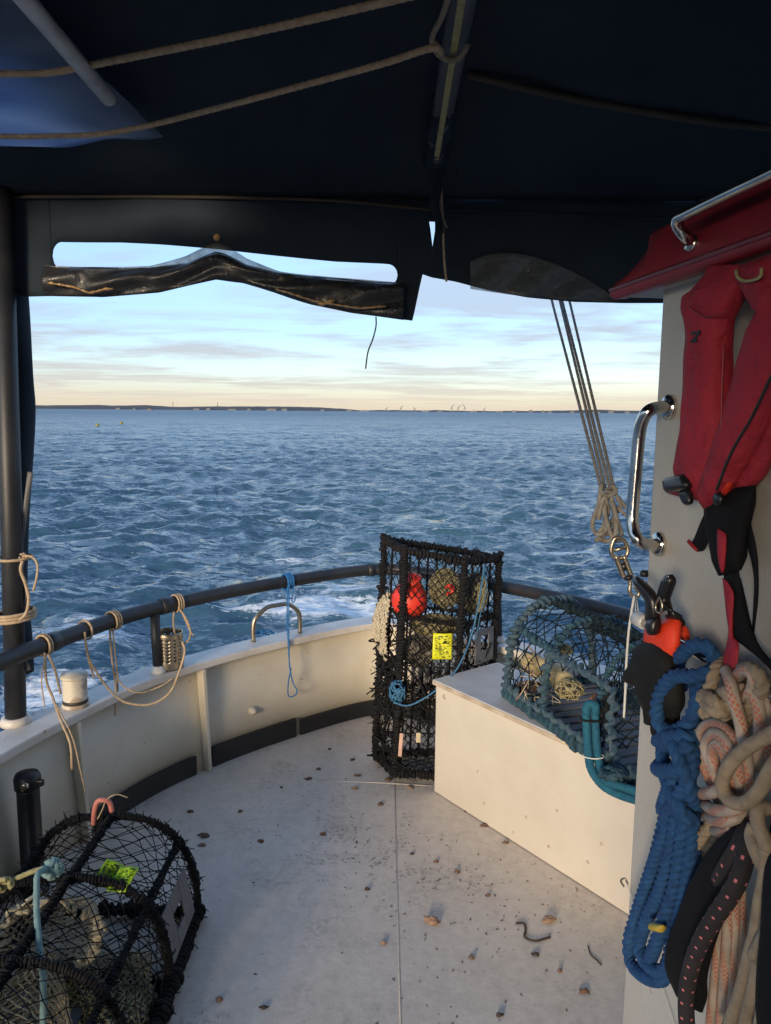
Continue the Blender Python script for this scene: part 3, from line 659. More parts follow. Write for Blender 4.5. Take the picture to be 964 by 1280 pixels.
# rolled side curtain hanging behind the corner post, with straps
rows = []
for x0, x1, y in ((-6, 34, 352), (0, 36, 400), (4, 41, 470), (8, 43, 510), (10, 41, 560), (10, 37, 620), (14, 33, 680), (16, 33, 740), (18, 38, 800), (26, 42, 850), (30, 44, 906)):
    A, B = aty(x0, y, 2.58), aty(x1, y, 2.58); c = (A + B) / 2; h = (B - A) / 2; rr = []
    for th in np.arange(14) * 2 * PI / 14: rr.append(c + h * math.cos(th) + np.array([0, .045 * math.sin(th) * (1 + .2 * math.sin(y * .05)), 0]))
    rows.append(rr)
R2 = []
rows = np.array(rows)
for k in range(rows.shape[1]): R2.append(sp(rows[:, k], .03)[:50])
mn = min(len(r_) for r_ in R2)
MB().loft(np.array([[R2[k][i] for k in range(14)] for i in range(mn)])).build('curtain_roll', M['canvas'], can)
def strap(P, wd, nrm, mat_, name, parent, th=.0022):
    P = sp(P, .012); T = np.gradient(P, axis=0); g = []
    for k, p in enumerate(P):
        n_ = np.asarray(nrm(k / len(P)) if callable(nrm) else nrm, float); s2 = unit(np.cross(unit(T[k]), n_)); g.append([p - s2 * wd / 2, p, p + s2 * wd / 2])
    return MB().grid(g).build(name, mat_, parent, solid=th)
strap([aty(x, y, 2.51) for x, y in ((38, 590), (32, 640), (27, 670), (24, 690), (27, 720), (31, 745), (24, 770), (21, 792), (26, 815), (36, 838))], .018, lambda s: (math.sin(s * 9) * .7, -1, 0), M['hatch_grey'], 'strap', can)
# cords under the roof
def ropepx(pts, fn, rad, step=.012, lobes=3, pitch=None, n=9, lobe=.3):
    return MB().tube(sp([fn(*p) for p in pts], step), rad, n, lobes=lobes, pitch=pitch or rad * 7, lobe=lobe)
def zat(z): return lambda x, y: atz(x, y, z)
o = ropepx([(-60, 90), (0, 92), (60, 91), (100, 84), (180, 68), (280, 48), (380, 26), (470, 5), (560, -16)], zat(2.27), .0075, .008)
tag(o.build('ceiling_rope', M['twine']), 'tan twisted rope strung under the canopy, nearer one at the top', 'rope', 'tan ropes strung under the canopy')
o = ropepx([(-60, 164), (0, 170), (60, 170), (120, 168), (180, 158), (280, 133), (400, 101), (480, 79), (540, 60), (552, 66)], zat(2.25), .0068, .008)
tag(o.build('ceiling_rope', M['twine']), 'tan twisted rope strung under the canopy, lower one running to the ridge pole', 'rope', 'tan ropes strung under the canopy')
o = MB(); 
for pts in ([(562, -8), (552, 22), (541, 44), (541, 56), (548, 68), (556, 74)], [(541, 50), (550, 66), (562, 76), (575, 72), (585, 56)], [(545, 54), (556, 72), (570, 74), (583, 62)]): o.tube(sp([atz(x, y, 2.315) for x, y in pts], .008), .006, 8, lobes=3, pitch=.04)
tag(o.build('pole_lashing', M['beige_rope']), 'tan rope loop lashed round the ridge pole', 'rope')
hs = [([(548, 150), (545, 175), (548, 200), (543, 225), (540, 250), (545, 262)], .004, 'twine'), ([(556, 165), (554, 200), (553, 240), (554, 280), (556, 320), (559, 352)], .0035, 'twine'), ([(540, 165), (538, 190), (548, 215), (552, 240), (550, 262), (558, 285)], .003, 'grey_rope'), ([(566, 170), (568, 190), (570, 205), (571, 226)], .003, 'canvas')]
t = thing('frayed_twine', 'frayed twine tails hanging off the end of the ridge pole', 'twine', aty(550, 200, 2.42))
for pts, r_, mm in hs: MB().tube(sp([aty(x + random.uniform(-1, 1), y, 2.40) for x, y in pts], .015), r_, 6).build('tail', M[mm], t)
m = MB()
for k in range(34):
    p = aty(551 + random.gauss(0, 7), random.uniform(150, 215), 2.40); m.tube(sp([p, p + rng.normal(0, .014, 3) + [0, 0, -.012], p + rng.normal(0, .022, 3) + [0, 0, -.04]], .01), .0013, 4)
m.build('frayed_ends', M['canvas'], t)['kind'] = 'stuff'
o = MB().tube(sp([aty(x, y, VY - .03) for x, y in ((470, 396), (470, 408), (466, 424), (460, 440), (457, 461))], .01), .0026, 5)
tag(o.build('loose_thread', M['canvas_piping']), 'short dark thread dangling below the valance window', 'thread')

# ------------------------------------------------------------------ cabin on the right
cab = thing('cabin', 'pale grey cabin side with red padded roof edge and rails', 'cabin', WC)
far_w = WC + WD * 2.6
def wp(a, z, off=0): return WC + WD * a + WN * off + np.array([0, 0, z])
MB().prism([wp(0, 0, 0), wp(2.6, 0, 0), wp(2.6, 0, -.9), wp(0, 0, -.75)], (0, 0, 1.86)).build('wall', M['wall_paint'], cab, smooth=False, bevel=.012)
# roof slab with red padded edge
e1 = W(772, 366, .055); e2 = W(964, 294, .055)
rz = 1.845
ed = MB(); c0 = wp(-.10, rz, .055); 
sec = [(-.030, -.010), (-.004, -.012), (.006, -.004), (.006, .008), (.002, .02), (-.006, .085), (-.014, .094), (-.20, .115), (-.20, .10), (-.03, .08)]
rings = []
for a in np.concatenate([[-.098, -.094, -.085, -.06], np.linspace(-.03, 2.6, 40)]):
    kk = min(1, .12 + (a + .098) / .10)
    rings.append([wp(a + max(0, dz) * .9 * (1 if a < .0 else 0), rz + (dz if dz < .02 else .02 + (dz - .02) * kk), .055 + do) for do, dz in sec])
MB().loft(rings).build('roof_edge_pad', M['red_vinyl'], cab)
MB().prism([wp(-.09, rz - .008, .045), wp(2.6, rz - .008, .045), wp(2.6, rz - .008, -.9), wp(-.09, rz - .008, -.75)], (0, 0, .03)).build('roof', M['wall_paint'], cab, smooth=False)
MB().tube([wp(-.095, rz + .006, .060), wp(2.6, rz + .006, .060)], .0055, 10).build('roof_piping', M['red_vinyl'], cab)
def barpx(pts, fn, r_, name, mat_, parent, step=.01, n=14): return MB().tube(sp([fn(*p) for p in pts], step), r_, n).build(name, mat_, parent)
# unseen wall across the starboard half, added behind the camera to shade the cabin side
MB().box((.60, -.92, 1.18), (.95, .02, 1.178)).build('shade_wall', M['wall_paint'], cab, smooth=False)
# top grab rail
gr = barpx([(1010, 192, .10), (964, 216, .10), (905, 244, .10), (862, 265, .10), (847, 273, .098), (848, 284, .09), (858, 297, .075), (866, 304, .052)], W, .0095, 'roof_rail', M['steel'], cab)
MB().lathe(W(866, 304, .055), [(.001, .010), (.012, .009), (.015, .0), (.015, -.008)], 14, axis=WN).build('rail_foot', M['steel'], gr)
# vertical grab handle
HX = .072
pts = [W(836, 509, .004), W(826, 509, .035), W(812, 513, HX - .006), W(804, 524, HX), W(799, 545, HX), W(795, 590, HX), W(791, 640, HX), W(792, 662, HX), W(799, 676, HX - .006), W(812, 681, .038), W(823, 680, .004)]
gh = MB().tube(sp(pts, .006), .0118, 18).build('grab_handle', M['steel'], cab)
for q in (pts[0], pts[-1]): MB().lathe(q, [(.001, .009), (.019, .008), (.0245, .003), (.0245, -.006)], 24, axis=WN).build('flange', M['steel'], gh)
# horizontal rope rail with end socket
ra, rb_ = W(800, 775, .06), W(985, 877, .06)
rr_ = MB().tube([ra, rb_], .0105, 16).build('rope_rail', M['steel'], cab)
MB().lathe(ra - WD * .012, [(.0125, .035), (.0145, .03), (.0145, 0), (.011, -.004)], 18, axis=unit(rb_ - ra)).build('end_socket', M['white_metal'], rr_)
q = W(812, 782, .06); MB().tube([q, q - WN * .06], .010, 12).build('stand_off', M['steel'], rr_)
q = W(955, 861, .06); MB().tube([q, q - WN * .06], .010, 12).build('stand_off', M['steel'], rr_)
MB().tube(sp([W(780, 1108, .004), W(776, 1101, .012), W(781, 1098, .014), W(785, 1105, .006)], .004), .0022, 6).build('wire_hook', M['steel_dull'], cab)
MB().lathe(W(806, 717, .004) + [0, 0, 0], [(.001, .008), (.007, .007), (.008, -.004)], 10, axis=WN).build('bolt', M['plastic_black'], cab)
o = MB().tube(sp([W(784, 1104, .010), W(792, 1130, .010), W(812, 1190, .008), (W(828, 1235, .008)), W(846, 1290, .008)], .02), .0013, 5)
tag(o.build('thin_cord', M['white_cord']), 'thin pale cord hooked low on the cabin wall', 'cord')

# ------------------------------------------------------------------ storage box
BA = np.array([.216, 2.973, 0]); BU = unit(np.array([.776, 2.216, 0]) - BA); BV = np.array([-BU[1], BU[0], 0])
BL, BD, BH = 1.22, .355, .482
bx = thing('storage_box', 'low cream painted storage box with grey lid beside the cabin', 'box', BA)
def bp(u, v, z): return BA + BU * u + BV * v + np.array([0, 0, z])
def panel(name, u0, u1, v0, v1, z0, z1, m_, bev=.002, par=None):
    o = MB().box(bp((u0 + u1) / 2, (v0 + v1) / 2, (z0 + z1) / 2), ((u1 - u0) / 2, (v1 - v0) / 2, (z1 - z0) / 2), BU, BV).build(name, m_, par or bx, smooth=False, bevel=bev); return o
panel('front_panel', 0, BL, 0, .018, .004, BH, M['box_paint'])
panel('end_panel', 0.002, .02, .0185, BD - .0185, .004, BH, M['box_paint']); panel('end_panel', BL - .02, BL - .002, .0185, BD - .0185, .004, BH, M['box_paint'])
panel('back_panel', 0, BL, BD - .018, BD, .004, BH, M['box_paint'])
panel('lid', -.008, BL, -.012, BD + .01, BH + .001, BH + .016, M['lid_paint'], .003)
panel('lid_edge', -.006, BL, -.016, -.0125, BH - .004, BH + .013, M['box_edge'], .001)
for u, z in ((.055, .44), (.30, .085), (.52, .13), (.63, .07), (.66, .22), (.80, .10), (.85, .19), (.26, .2), (.46, .04)):
    MB().lathe(bp(u, .0, z), [(.001, .003), (.0055 if z < .4 else .011, .002), (.006 if z < .4 else .012, -.002)], 9, axis=-BV).build('screw', M['box_edge'], bx)

# ------------------------------------------------------------------ pots
def wrap_bar(P, core, coil, pitch, jit, m, sides=6, frizz=0, closed=False):
    """bar bound with turns of rope (adds into builder m)"""
    P = sp(P, .02, closed) if len(P) > 2 else np.linspace(P[0], P[1], max(3, int(np.linalg.norm(np.asarray(P[1]) - P[0]) / .02)))
    m.tube(P, core, 8, closed=closed)
    s = np.concatenate([[0], np.cumsum(np.linalg.norm(np.diff(P, axis=0), axis=1))]); Lh = s[-1]
    k = max(8, int(Lh / pitch * 9)); q = np.linspace(0, Lh, k); C = np.stack([np.interp(q, s, P[:, i]) for i in range(3)], -1)
    T = np.gradient(C, axis=0); T /= np.maximum(1e-9, np.linalg.norm(T, axis=1))[:, None]
    a = np.array([.3, .5, .81]); e1 = np.cross(T, a); e1 /= np.maximum(1e-6, np.linalg.norm(e1, axis=1))[:, None]; e2 = np.cross(T, e1)
    slow = np.interp(np.arange(k), np.arange(0, k + 12, 6), rng.normal(0, 1, len(np.arange(0, k + 12, 6))))
    ph = 2 * PI * q / pitch + np.cumsum(rng.normal(0, .22, k)) + .5 * slow; rad = core + coil * .5 + rng.normal(0, jit * .6, k) + jit * slow
    H = C + (np.cos(ph) * rad)[:, None] * e1 + (np.sin(ph) * rad)[:, None] * e2
    m.tube(H, coil * (.85 + .30 * np.sin(np.arange(k) * .7 + random.random() * 6) + .25 * np.abs(slow)), sides)
    for _ in range(int(frizz * Lh)):
        i = random.randrange(k); d = rng.normal(0, 1, 3); d = unit(d) * random.uniform(.012, .032)
        m.strand(H[i], H[i] + d, .0016)
    return m
def net(m, surf, nu, nv, r, jit=.003, knots=True):
    Pn = {}
    def node(i, j):
        if (i, j) not in Pn: Pn[i, j] = np.asarray(surf(i / nu, j / nv)) + (rng.normal(0, jit, 3) if 0 < i < nu and 0 < j < nv else 0)
        return Pn[i, j]
    for i in range(nu):
        for j in range(nv + 1):
            if (i + j) % 2 == 0:
                for dj in (-1, 1):
                    if 0 <= j + dj <= nv: m.strand(node(i, j), node(i + 1, j + dj), r)
    if knots:
        for p in list(Pn.values()):
            k = r * 2.0; m.add([p + [k, 0, 0], p + [-k, 0, 0], p + [0, k, 0], p + [0, -k, 0], p + [0, 0, k], p + [0, 0, -k]], [(0, 2, 4), (2, 1, 4), (1, 3, 4), (3, 0, 4), (2, 0, 5), (1, 2, 5), (3, 1, 5), (0, 3, 5)])
    return m
def bilin(a, b_, c, d):
    a, b_, c, d = map(lambda q: np.asarray(q, float), (a, b_, c, d)); return lambda u, v: (a * (1 - u) + b_ * u) * (1 - v) + (d * (1 - u) + c * u) * v
def tangle(m, c, rad, n, r, turns=5):
    c = np.asarray(c, float)
    for _ in range(n):
        p = unit(rng.normal(0, 1, 3)); P = []
        for k in range(turns):
            p = unit(p + rng.normal(0, .55, 3)); P.append(c + np.asarray(rad) * p * random.uniform(.86, 1.06))
        m.tube(sp(P, .02), r, 4)
    return m
def lump(c, rad, mat_, name, parent, seed=0, n=18, amp=.16):
    g_ = np.random.default_rng(seed); k = g_.normal(0, 1, (6, 3)) * 3; ph = g_.uniform(0, 6, 6); rings = []
    for i in range(n + 1):
        t_ = PI * i / n; rr = []
        for j_ in range(n):
            f_ = 2 * PI * j_ / n; d = np.array([math.sin(t_) * math.cos(f_), math.sin(t_) * math.sin(f_), math.cos(t_)])
            rr.append(np.asarray(c) + np.asarray(rad) * d * (1 + amp * float(np.sin(k @ d + ph).mean()) * 1.6))
        rings.append(rr)
    return MB().loft(rings, caps=False).build(name, mat_, parent)

# --- tall black pot standing on end at the stern
PL, PF1, PF2, PR = np.array([-.005, 3.30]), np.array([.085, 3.10]), np.array([.335, 3.09]), np.array([.520, 3.32])
def pz(P, z): # slight lean: top moves right a little, left corner stands taller
    k = z / 1.0; zz_ = z * (1.055 - .085 * (P[0] / .52)) if z > 0 else 0
    return np.array([P[0] - .035 * (1 - k) , P[1] - .03 * (1 - k) + .0, max(.02, zz_)])
pot = thing('lobster_pot', 'tall black lobster pot standing on end at the stern, yellow tag on its netting', 'lobster pot', (.2, 3.2, 0))
COR = [PL, PF1, PF2, PR]
def ringpts(z, rnd=True):
    c = [pz(P, z) for P in COR]; out = []
    for i in range(4):
        a, b_ = c[i], c[(i + 1) % 4]; out += [a + (b_ - a) * .12, a + (b_ - a) * .5, a + (b_ - a) * .88]
    return out
for P in (PL, PF1, PF2, PR): wrap_bar([pz(P, .02), pz(P, .5), pz(P, 1.0)], .0095, .0062, .014, .0028, MB(), frizz=190).build('bar', M['black_rope'], pot)
for z in (.03, .345, .70, .975):
    wrap_bar(ringpts(z), .010 if z in (.03, .975) else .0045, .0068 if z in (.03, .975) else .0042, .015, .003, MB(), frizz=170, closed=True).build('hoop', M['black_rope'], pot)
# base grille (far side): straight bars
m = MB()
for k in range(1, 13):
    a = k / 13; P = PL * (1 - a) + PR * a; m.tube([pz(P, .03), pz(P, .98)], .0052, 6)
m.build('grille_bar', M['black_rope'], pot)['kind'] = 'stuff'
m = MB()
for z in np.linspace(.12, .95, 9): m.tube([pz(PL, z), pz(PR, z)], .0035, 5)
m.build('grille_crossbar', M['dark_net'], pot)['kind'] = 'stuff'
m = MB()
net(m, lambda u, v: pz(PL * (1 - u) + PF1 * u, .03 + .94 * v) + [-.01 * math.sin(u * PI), -.01 * math.sin(u * PI), 0], 8, 36, .0022)
net(m, lambda u, v: pz(PF1 * (1 - u) + PF2 * u, .03 + .94 * v) + [0, .012 * math.sin(u * PI), 0], 15, 50, .0024)
net(m, lambda u, v: pz(PF2 * (1 - u) + PR * u, .03 + .94 * v), 15, 46, .0024)
net(m, bilin(pz(PL, .02), pz(PF1, .02), pz(PF2, .02), pz(PR, .02)), 10, 12, .002)
net(m, lambda u, v: bilin(pz(PL, .34), pz(PF1, .34), pz(PF2, .34), pz(PR, .34))(u, v) + np.array([0, 0, -.03 * math.sin(u * PI)]), 12, 16, .0026)
m.build('netting', M['black_net'], pot)['kind'] = 'stuff'
m = MB()      # extra lashings and weed on the lower half
for k in range(420):
    e = random.choice([(PL, PF1), (PL, PF1), (PF1, PF2), (PF2, PR)]); a = random.random(); P = e[0] * (1 - a) + e[1] * a; z = random.uniform(.28, .52) if random.random() < .6 else random.uniform(.05, .7)
    p = pz(P, z); m.tube(sp([p, p + rng.normal(0, .02, 3), p + rng.normal(0, .03, 3) + [0, 0, -.03]], .012), random.uniform(.002, .005), 4)
m.build('lashing', M['black_rope'], pot)['kind'] = 'stuff'
m = MB(); fun = lambda u, v: pz(PL * (1 - u) + PF1 * u, .47 + .29 * v) + np.array([-.030, -.018, 0]) * math.sin(v * PI) * 1.2
def fun2(u, v):
    uu = .5 + (u - .5) * 1.05 * math.sqrt(max(.02, math.sin(v * PI))); return fun(uu * .62 + .02, v)
net(m, fun2, 12, 30, .0042, .002); m.build('entrance_net', M['cream_net'], pot)['kind'] = 'stuff'
for (px, py, Yd, rad, mm, nn, sd) in [(557, 735, 3.19, (.072, .05, .085), 'olive_net', 90, 1), (594, 742, 3.22, (.055, .05, .095), 'olive_net', 70, 2), (545, 781, 3.17, (.115, .06, .045), 'olive_net', 90, 3), (525, 812, 3.17, (.085, .05, .07), 'grey_rope', 60, 4)]:
    c = aty(px, py, Yd); o = lump(c, np.array(rad) * .82, M['weed'], 'net_bundle', pot, sd, amp=.25)
    tangle(MB(), c, rad, nn * 2, .0021, 6).build('net_strand', M[mm], o)['kind'] = 'stuff'
m = MB()
for k in range(7):
    px = 508 + k * 8.5; m.tube([aty(px, 828, 3.16), aty(px - 1, 872, 3.14)], .007, 6)
m.build('slat', M['slat_grey'], pot)['kind'] = 'stuff'
# grey escape hatch on the right face
a_ = pz(PF2 * .62 + PR * .38, .50); b_ = pz(PF2 * .1 + PR * .9, .50); hx = unit(b_ - a_); hn_ = unit(np.cross(hx, [0, 0, 1])); wd_ = np.linalg.norm(b_ - a_)
def frame_plate(o, X, Zv, n_, Wd, Hh, hx0, hx1, hz0, hz1, th=.006):
    m = MB()
    for x0, x1, z0, z1 in ((0, hx0, 0, Hh), (hx1, Wd, 0, Hh), (hx0, hx1, 0, hz0), (hx0, hx1, hz1, Hh)):
        m.box(o + X * (x0 + x1) / 2 + Zv * (z0 + z1) / 2, ((x1 - x0) / 2, th / 2, (z1 - z0) / 2), X, n_, Zv)
    return m
frame_plate(a_ + hn_ * .012, hx, np.array([0, 0, 1.0]), hn_, wd_, .155, wd_ * .30, wd_ * .72, .055, .125).build('escape_hatch', M['hatch_grey'], pot, smooth=False, bevel=.002)
# yellow tag with dark illegible print
def tagplate(c, X, Z, w_, h_, mat_, parent, nlines, name='tag', along='z', seed=1):
    X = unit(X); Z = unit(Z); n_ = np.cross(X, Z); g = [[c + X * (i / 8 - .5) * w_ + Z * (j_ / 8 - .5) * h_ + n_ * .003 * math.sin(i * .9 + j_ * .5) for j_ in range(9)] for i in range(9)]
    o = MB().grid(g).build(name, mat_, parent, solid=.0015); rr = random.Random(seed); m = MB()
    for l in range(nlines):
        x = ((l + .5) / nlines - .5) * w_ * .86; z = -.44 * h_
        while z < .40 * h_:
            s = rr.uniform(.02, .05) * h_; gap = rr.uniform(.018, .03) * h_
            if rr.random() < .12: z += .05 * h_
            for q in range(2):
                xo = x + rr.uniform(-.3, .3) * w_ / nlines; i = (xo / w_ + .5) * 8; j2 = (z / h_ + .5) * 8
                m.box(c + X * xo + Z * (z + s / 2) + n_ * (.003 * math.sin(i * .9 + j2 * .5) + .0012), (w_ / nlines * rr.choice((.08, .22, .26)), rr.choice((.12, .5)) * s, .0006), X, Z, n_)
            z += s + gap
    m.build('print', M['print'], o, smooth=False)['kind'] = 'stuff'; return o
c = aty(553, 808, 3.065); tagplate(c, (1, .0, 0), (.03, .05, 1), .082, .112, M['tag_yellow'], pot, 4, seed=5)
MB().box(aty(501, 931, 3.01), (.008, .003, .052), unit((1, -.2, 0)), unit((.2, 1, 0)), unit((.06, 0, 1))).build('peg', M['pink_wood'], pot, smooth=False, bevel=.002)
MB().box(aty(523, 922, 3.03), (.010, .003, .022)).build('peg', M['cream_net'], pot, smooth=False, bevel=.002)
# red buoy inside
bc = aty(512, 751, 3.17)
bu = thing('red_buoy', 'orange red ball buoy inside the tall black pot', 'buoy', bc - [0, 0, .08])
lump(bc, (.079, .075, .086), M['orange_red'], 'ball', bu, 9, 22, .03)
MB().lathe(bc + [.012, 0, .075], [(.05, -.004), (.034, .02), (.03, .045), (.0, .05)], 16, axis=(.25, 0, 1)).build('neck', M['orange_red'], bu)
tangle(MB(), aty(562, 737, 3.13), (.02, .01, .022), 6, .006).build('rope_end', M['orange_red'], bu)
# blue cord knotted at the pot
o = thing('blue_cord_bundle', 'light blue cord knotted on the black pot and draped to the box corner', 'cord', aty(497, 865, 3.04))
tangle(MB(), aty(497, 865, 3.06), (.038, .03, .05), 26, .0042).build('knot', M['light_blue_cord'], o)
P = [aty(492, 878, 3.03), aty(510, 882, 3.02), aty(532, 872, 3.01), aty(553, 856, 2.985), aty(570, 838, 3.03), aty(582, 815, 3.06), aty(592, 785, 3.07), aty(600, 745, 3.08), aty(606, 705, 3.09)]
MB().tube(sp(P, .01), .0042, 8, lobes=3, pitch=.035).build('tail', M['light_blue_cord'], o)
for dx in (5,): MB().tube(sp([aty(600 + dx, 715, 3.09), aty(604 + dx, 735, 3.09), aty(596 + dx, 765, 3.08), aty(590 + dx, 800, 3.07)], .015), .002, 6).build('tail', M['light_blue_cord'], o)

# --- black pot lying on the deck, near left
CX, HW, HT = -.845, .262, .345
Y0, Y1 = 1.22, 2.17
cp2 = thing('lobster_pot', 'black lobster pot lying on the deck by the port bulwark, lime green tag on top', 'lobster pot', (CX, (Y0 + Y1) / 2, 0))
def arch(y, s, grow=0):   # s 0..1 from right foot over the top to left foot
    t_ = PI * s; x = math.cos(t_); z = math.sin(t_)
    return np.array([CX + (HW + grow) * math.copysign(abs(x) ** .75, x), y, .03 + (HT + grow - .03) * abs(z) ** .8])
for y in (Y1, Y1 - .31, Y1 - .62, Y0): wrap_bar([arch(y, s) for s in np.linspace(0, 1, 13)], .0085, .0034, .0085, .0018, MB(), frizz=230).build('hoop', M['black_rope'], cp2)
for sx_ in (-1, 1): wrap_bar([(CX + sx_ * HW, Y0, .03), (CX + sx_ * HW, Y1, .03)], .014, .0075, .016, .003, MB(), frizz=200).build('side_bar', M['black_rope'], cp2)
for y in (Y1, Y1 - .31, Y1 - .62, Y0): wrap_bar([(CX - HW, y, .03), (CX + HW, y, .03)], .010, .008, .02, .003, MB(), frizz=40).build('cross_bar', M['black_rope'], cp2)
for s, nm in ((.5, 'ridge_bar'), (.24, 'brace'), (.76, 'brace')):
    wrap_bar([arch(y, s) for y in np.linspace(Y0, Y1, 5)], .0055 if nm == 'brace' else .008, .0042, .011, .002, MB(), frizz=150).build(nm, M['black_rope'], cp2)
m = MB()
net(m, lambda u, v: arch(Y0 + (Y1 - Y0) * v, u, -.004 - .02 * math.sin(v * PI * 3) ** 2 * math.sin(u * PI)), 28, 34, .0016, .004)
def endf(y): 
    return lambda u, v: arch(y, 1 - u if False else u) * np.array([1, 1, v]) + np.array([0, 0, .03 * (1 - v)])
net(m, endf(Y1), 22, 14, .0017, .003); net(m, endf(Y0), 22, 14, .0017, .003)
net(m, bilin((CX - HW, Y0, .03), (CX + HW, Y0, .03), (CX + HW, Y1, .03), (CX - HW, Y1, .03)), 18, 34, .0020, .003)
m.build('netting', M['black_net'], cp2)['kind'] = 'stuff'
for k in range(9):
    x = CX - HW + .05 + k * (2 * HW - .1) / 8; MB().box((x, (Y0 + Y1 - .31) / 2, .040), (.016, (Y1 - .31 - Y0) / 2 - .02, .006)).build('base_slat', M['slat_grey'], cp2, smooth=False, bevel=.003)
# inner curtain and funnel entrance with pale ring
m = MB(); net(m, endf(Y1 - .31), 16, 8, .0018, .004); m.build('parlour_net', M['black_net'], cp2)['kind'] = 'stuff'
fc = np.array(aty(66, 1168, 1.80)); fc[2] = max(fc[2], .20)
def funnel(u, v):
    a = 2 * PI * u; r_ = .118 * (1 - .60 * v); return fc + np.array([r_ * 1.05 * math.cos(a), .17 * v, r_ * .8 * math.sin(a) - .05 * v])
m = MB(); net(m, funnel, 36, 14, .0030, .001); m.build('funnel', M['cream_net'], cp2)['kind'] = 'stuff'
m = MB()
for k in range(54):
    a = 2 * PI * k / 54; p = fc + np.array([.120 * 1.05 * math.cos(a), -.008, .120 * .8 * math.sin(a)]); m.tube(sp([p + rng.normal(0, .006, 3), p + rng.normal(0, .010, 3), p + rng.normal(0, .009, 3)], .006), .0055, 5)
m.build('funnel_ring', M['cream_net'], cp2)['kind'] = 'stuff'
def net_blob(c, rad, nu, nv, r, mat_, parent, name, seed):
    g_ = np.random.default_rng(seed); k = g_.normal(0, 1, (5, 3)) * 3.2; ph = g_.uniform(0, 6, 5); c = np.asarray(c)
    def f(u, v, sc=1.0):
        a = 2 * PI * u; t_ = PI * (.04 + .92 * v); d = np.array([math.sin(t_) * math.cos(a), math.sin(t_) * math.sin(a), math.cos(t_)])
        return c + np.asarray(rad) * d * sc * (1 + .22 * float(np.sin(k @ d + ph).mean()))
    m = MB(); net(m, f, nu, nv, r, .002, knots=False); m.build(name, mat_, parent)['kind'] = 'stuff'
    m = MB(); net(m, lambda u, v: f(u + .013, v, .9), nu, nv, r, .003, knots=False); m.build(name, mat_, parent)['kind'] = 'stuff'
def cone_net(A, Bc, r0, r1, nu, nv, r, mat_, name, sag=.02):
    A, Bc = np.asarray(A), np.asarray(Bc); ax = unit(Bc - A); e1 = unit(np.cross(ax, [0, 0, 1.0])); e2 = np.cross(ax, e1)
    def f(u, v):
        a = 2 * PI * u; rr = r0 + (r1 - r0) * v ** .8; return A + (Bc - A) * v + e1 * rr * math.cos(a) + e2 * rr * .75 * math.sin(a) - np.array([0, 0, sag * math.sin(v * PI)])
    m = MB(); net(m, f, nu, nv, r, .0018, knots=False); m.build(name, mat_, cp2)['kind'] = 'stuff'
cone_net(atz(52, 1200, .16), aty(8, 1345, 1.50), .035, .15, 44, 22, .0030, M['tan_net'], 'entrance_net')
m = MB()
net(m, lambda u, v: atz(60 + 130 * u, 1190 + 110 * v, .050 + .035 * math.sin(u * 7) * math.sin(v * 5 + 1) + .02 * math.sin(u * 3)), 30, 26, .0032, .003, knots=False)
net(m, lambda u, v: atz(70 + 110 * u, 1198 + 100 * v, .042 + .03 * math.sin(u * 7) * math.sin(v * 5 + 1)), 24, 20, .0030, .004, knots=False)
m.build('floor_net', M['olive_net'], cp2)['kind'] = 'stuff'
# escape hatch plate on the starboard side
o0 = arch(1.87, .03, .008); Zs = unit(arch(1.9, .16) - arch(1.9, .03)); ns = unit(np.cross([0, 1.0, 0], Zs))
frame_plate(o0, np.array([0, 1.0, 0]), Zs, ns, .225, .15, .07, .15, .045, .10, .005).build('escape_hatch', M['hatch_grey'], cp2, smooth=False, bevel=.003)
c = aty(145, 1096, 2.0)
tg = arch(2.02, .36); 
o = tagplate(aty(135, 1092, 1.895), (.55, .15, -.35), (.35, .75, .45), .052, .072, M['tag_green'], cp2, 3, seed=8); tagplate(aty(154, 1099, 1.875), (.9, .1, -.1), (.25, .8, .45), .05, .072, M['tag_green'], cp2, 3, seed=11)
# pink cord clip at the top
t = thing('pink_cord', 'short frayed pink cord tied to the top of the near left pot', 'cord', aty(127, 1010, 2.13))
MB().tube(sp([aty(117, 1030, 2.12), aty(118, 1015, 2.10), aty(122, 1002, 2.09), aty(130, 1000, 2.09), aty(137, 1003, 2.10), aty(140, 1014, 2.11)], .006), .0075, 8).build('loop', M['pink_rope'], t)
MB().tube(sp([aty(122, 1024, 2.1), aty(128, 1012, 2.09), aty(134, 999, 2.09), aty(146, 993, 2.1), aty(160, 997, 2.12)], .008), .002, 6).build('tie', M['twine'], t)
# rope knot
t = thing('pot_rope', 'pale green and yellow rope knotted on the near left pot', 'rope', aty(66, 1086, 1.80))
tangle(MB(), aty(66, 1086, 1.80), (.024, .02, .024), 14, .0075).build('knot', M['seafoam_rope'], t)
MB().tube(sp([aty(62, 1086, 1.79), aty(48, 1092, 1.75), aty(46, 1110, 1.72), aty(46, 1140, 1.68), aty(49, 1180, 1.62), aty(54, 1230, 1.56), aty(54, 1300, 1.50)], .008), .0082, 9, lobes=3, pitch=.05).build('tail', M['seafoam_rope'], t)
MB().tube(sp([aty(62, 1084, 1.80), aty(45, 1088, 1.79), aty(25, 1096, 1.78), aty(5, 1106, 1.77), aty(-30, 1120, 1.77)], .008), .0072, 9, lobes=3, pitch=.045).build('tail', M['yellow_rope'], t)
tangle(MB(), aty(6, 1106, 1.76), (.02, .015, .016), 9, .006).build('knot', M['yellow_rope'], t)

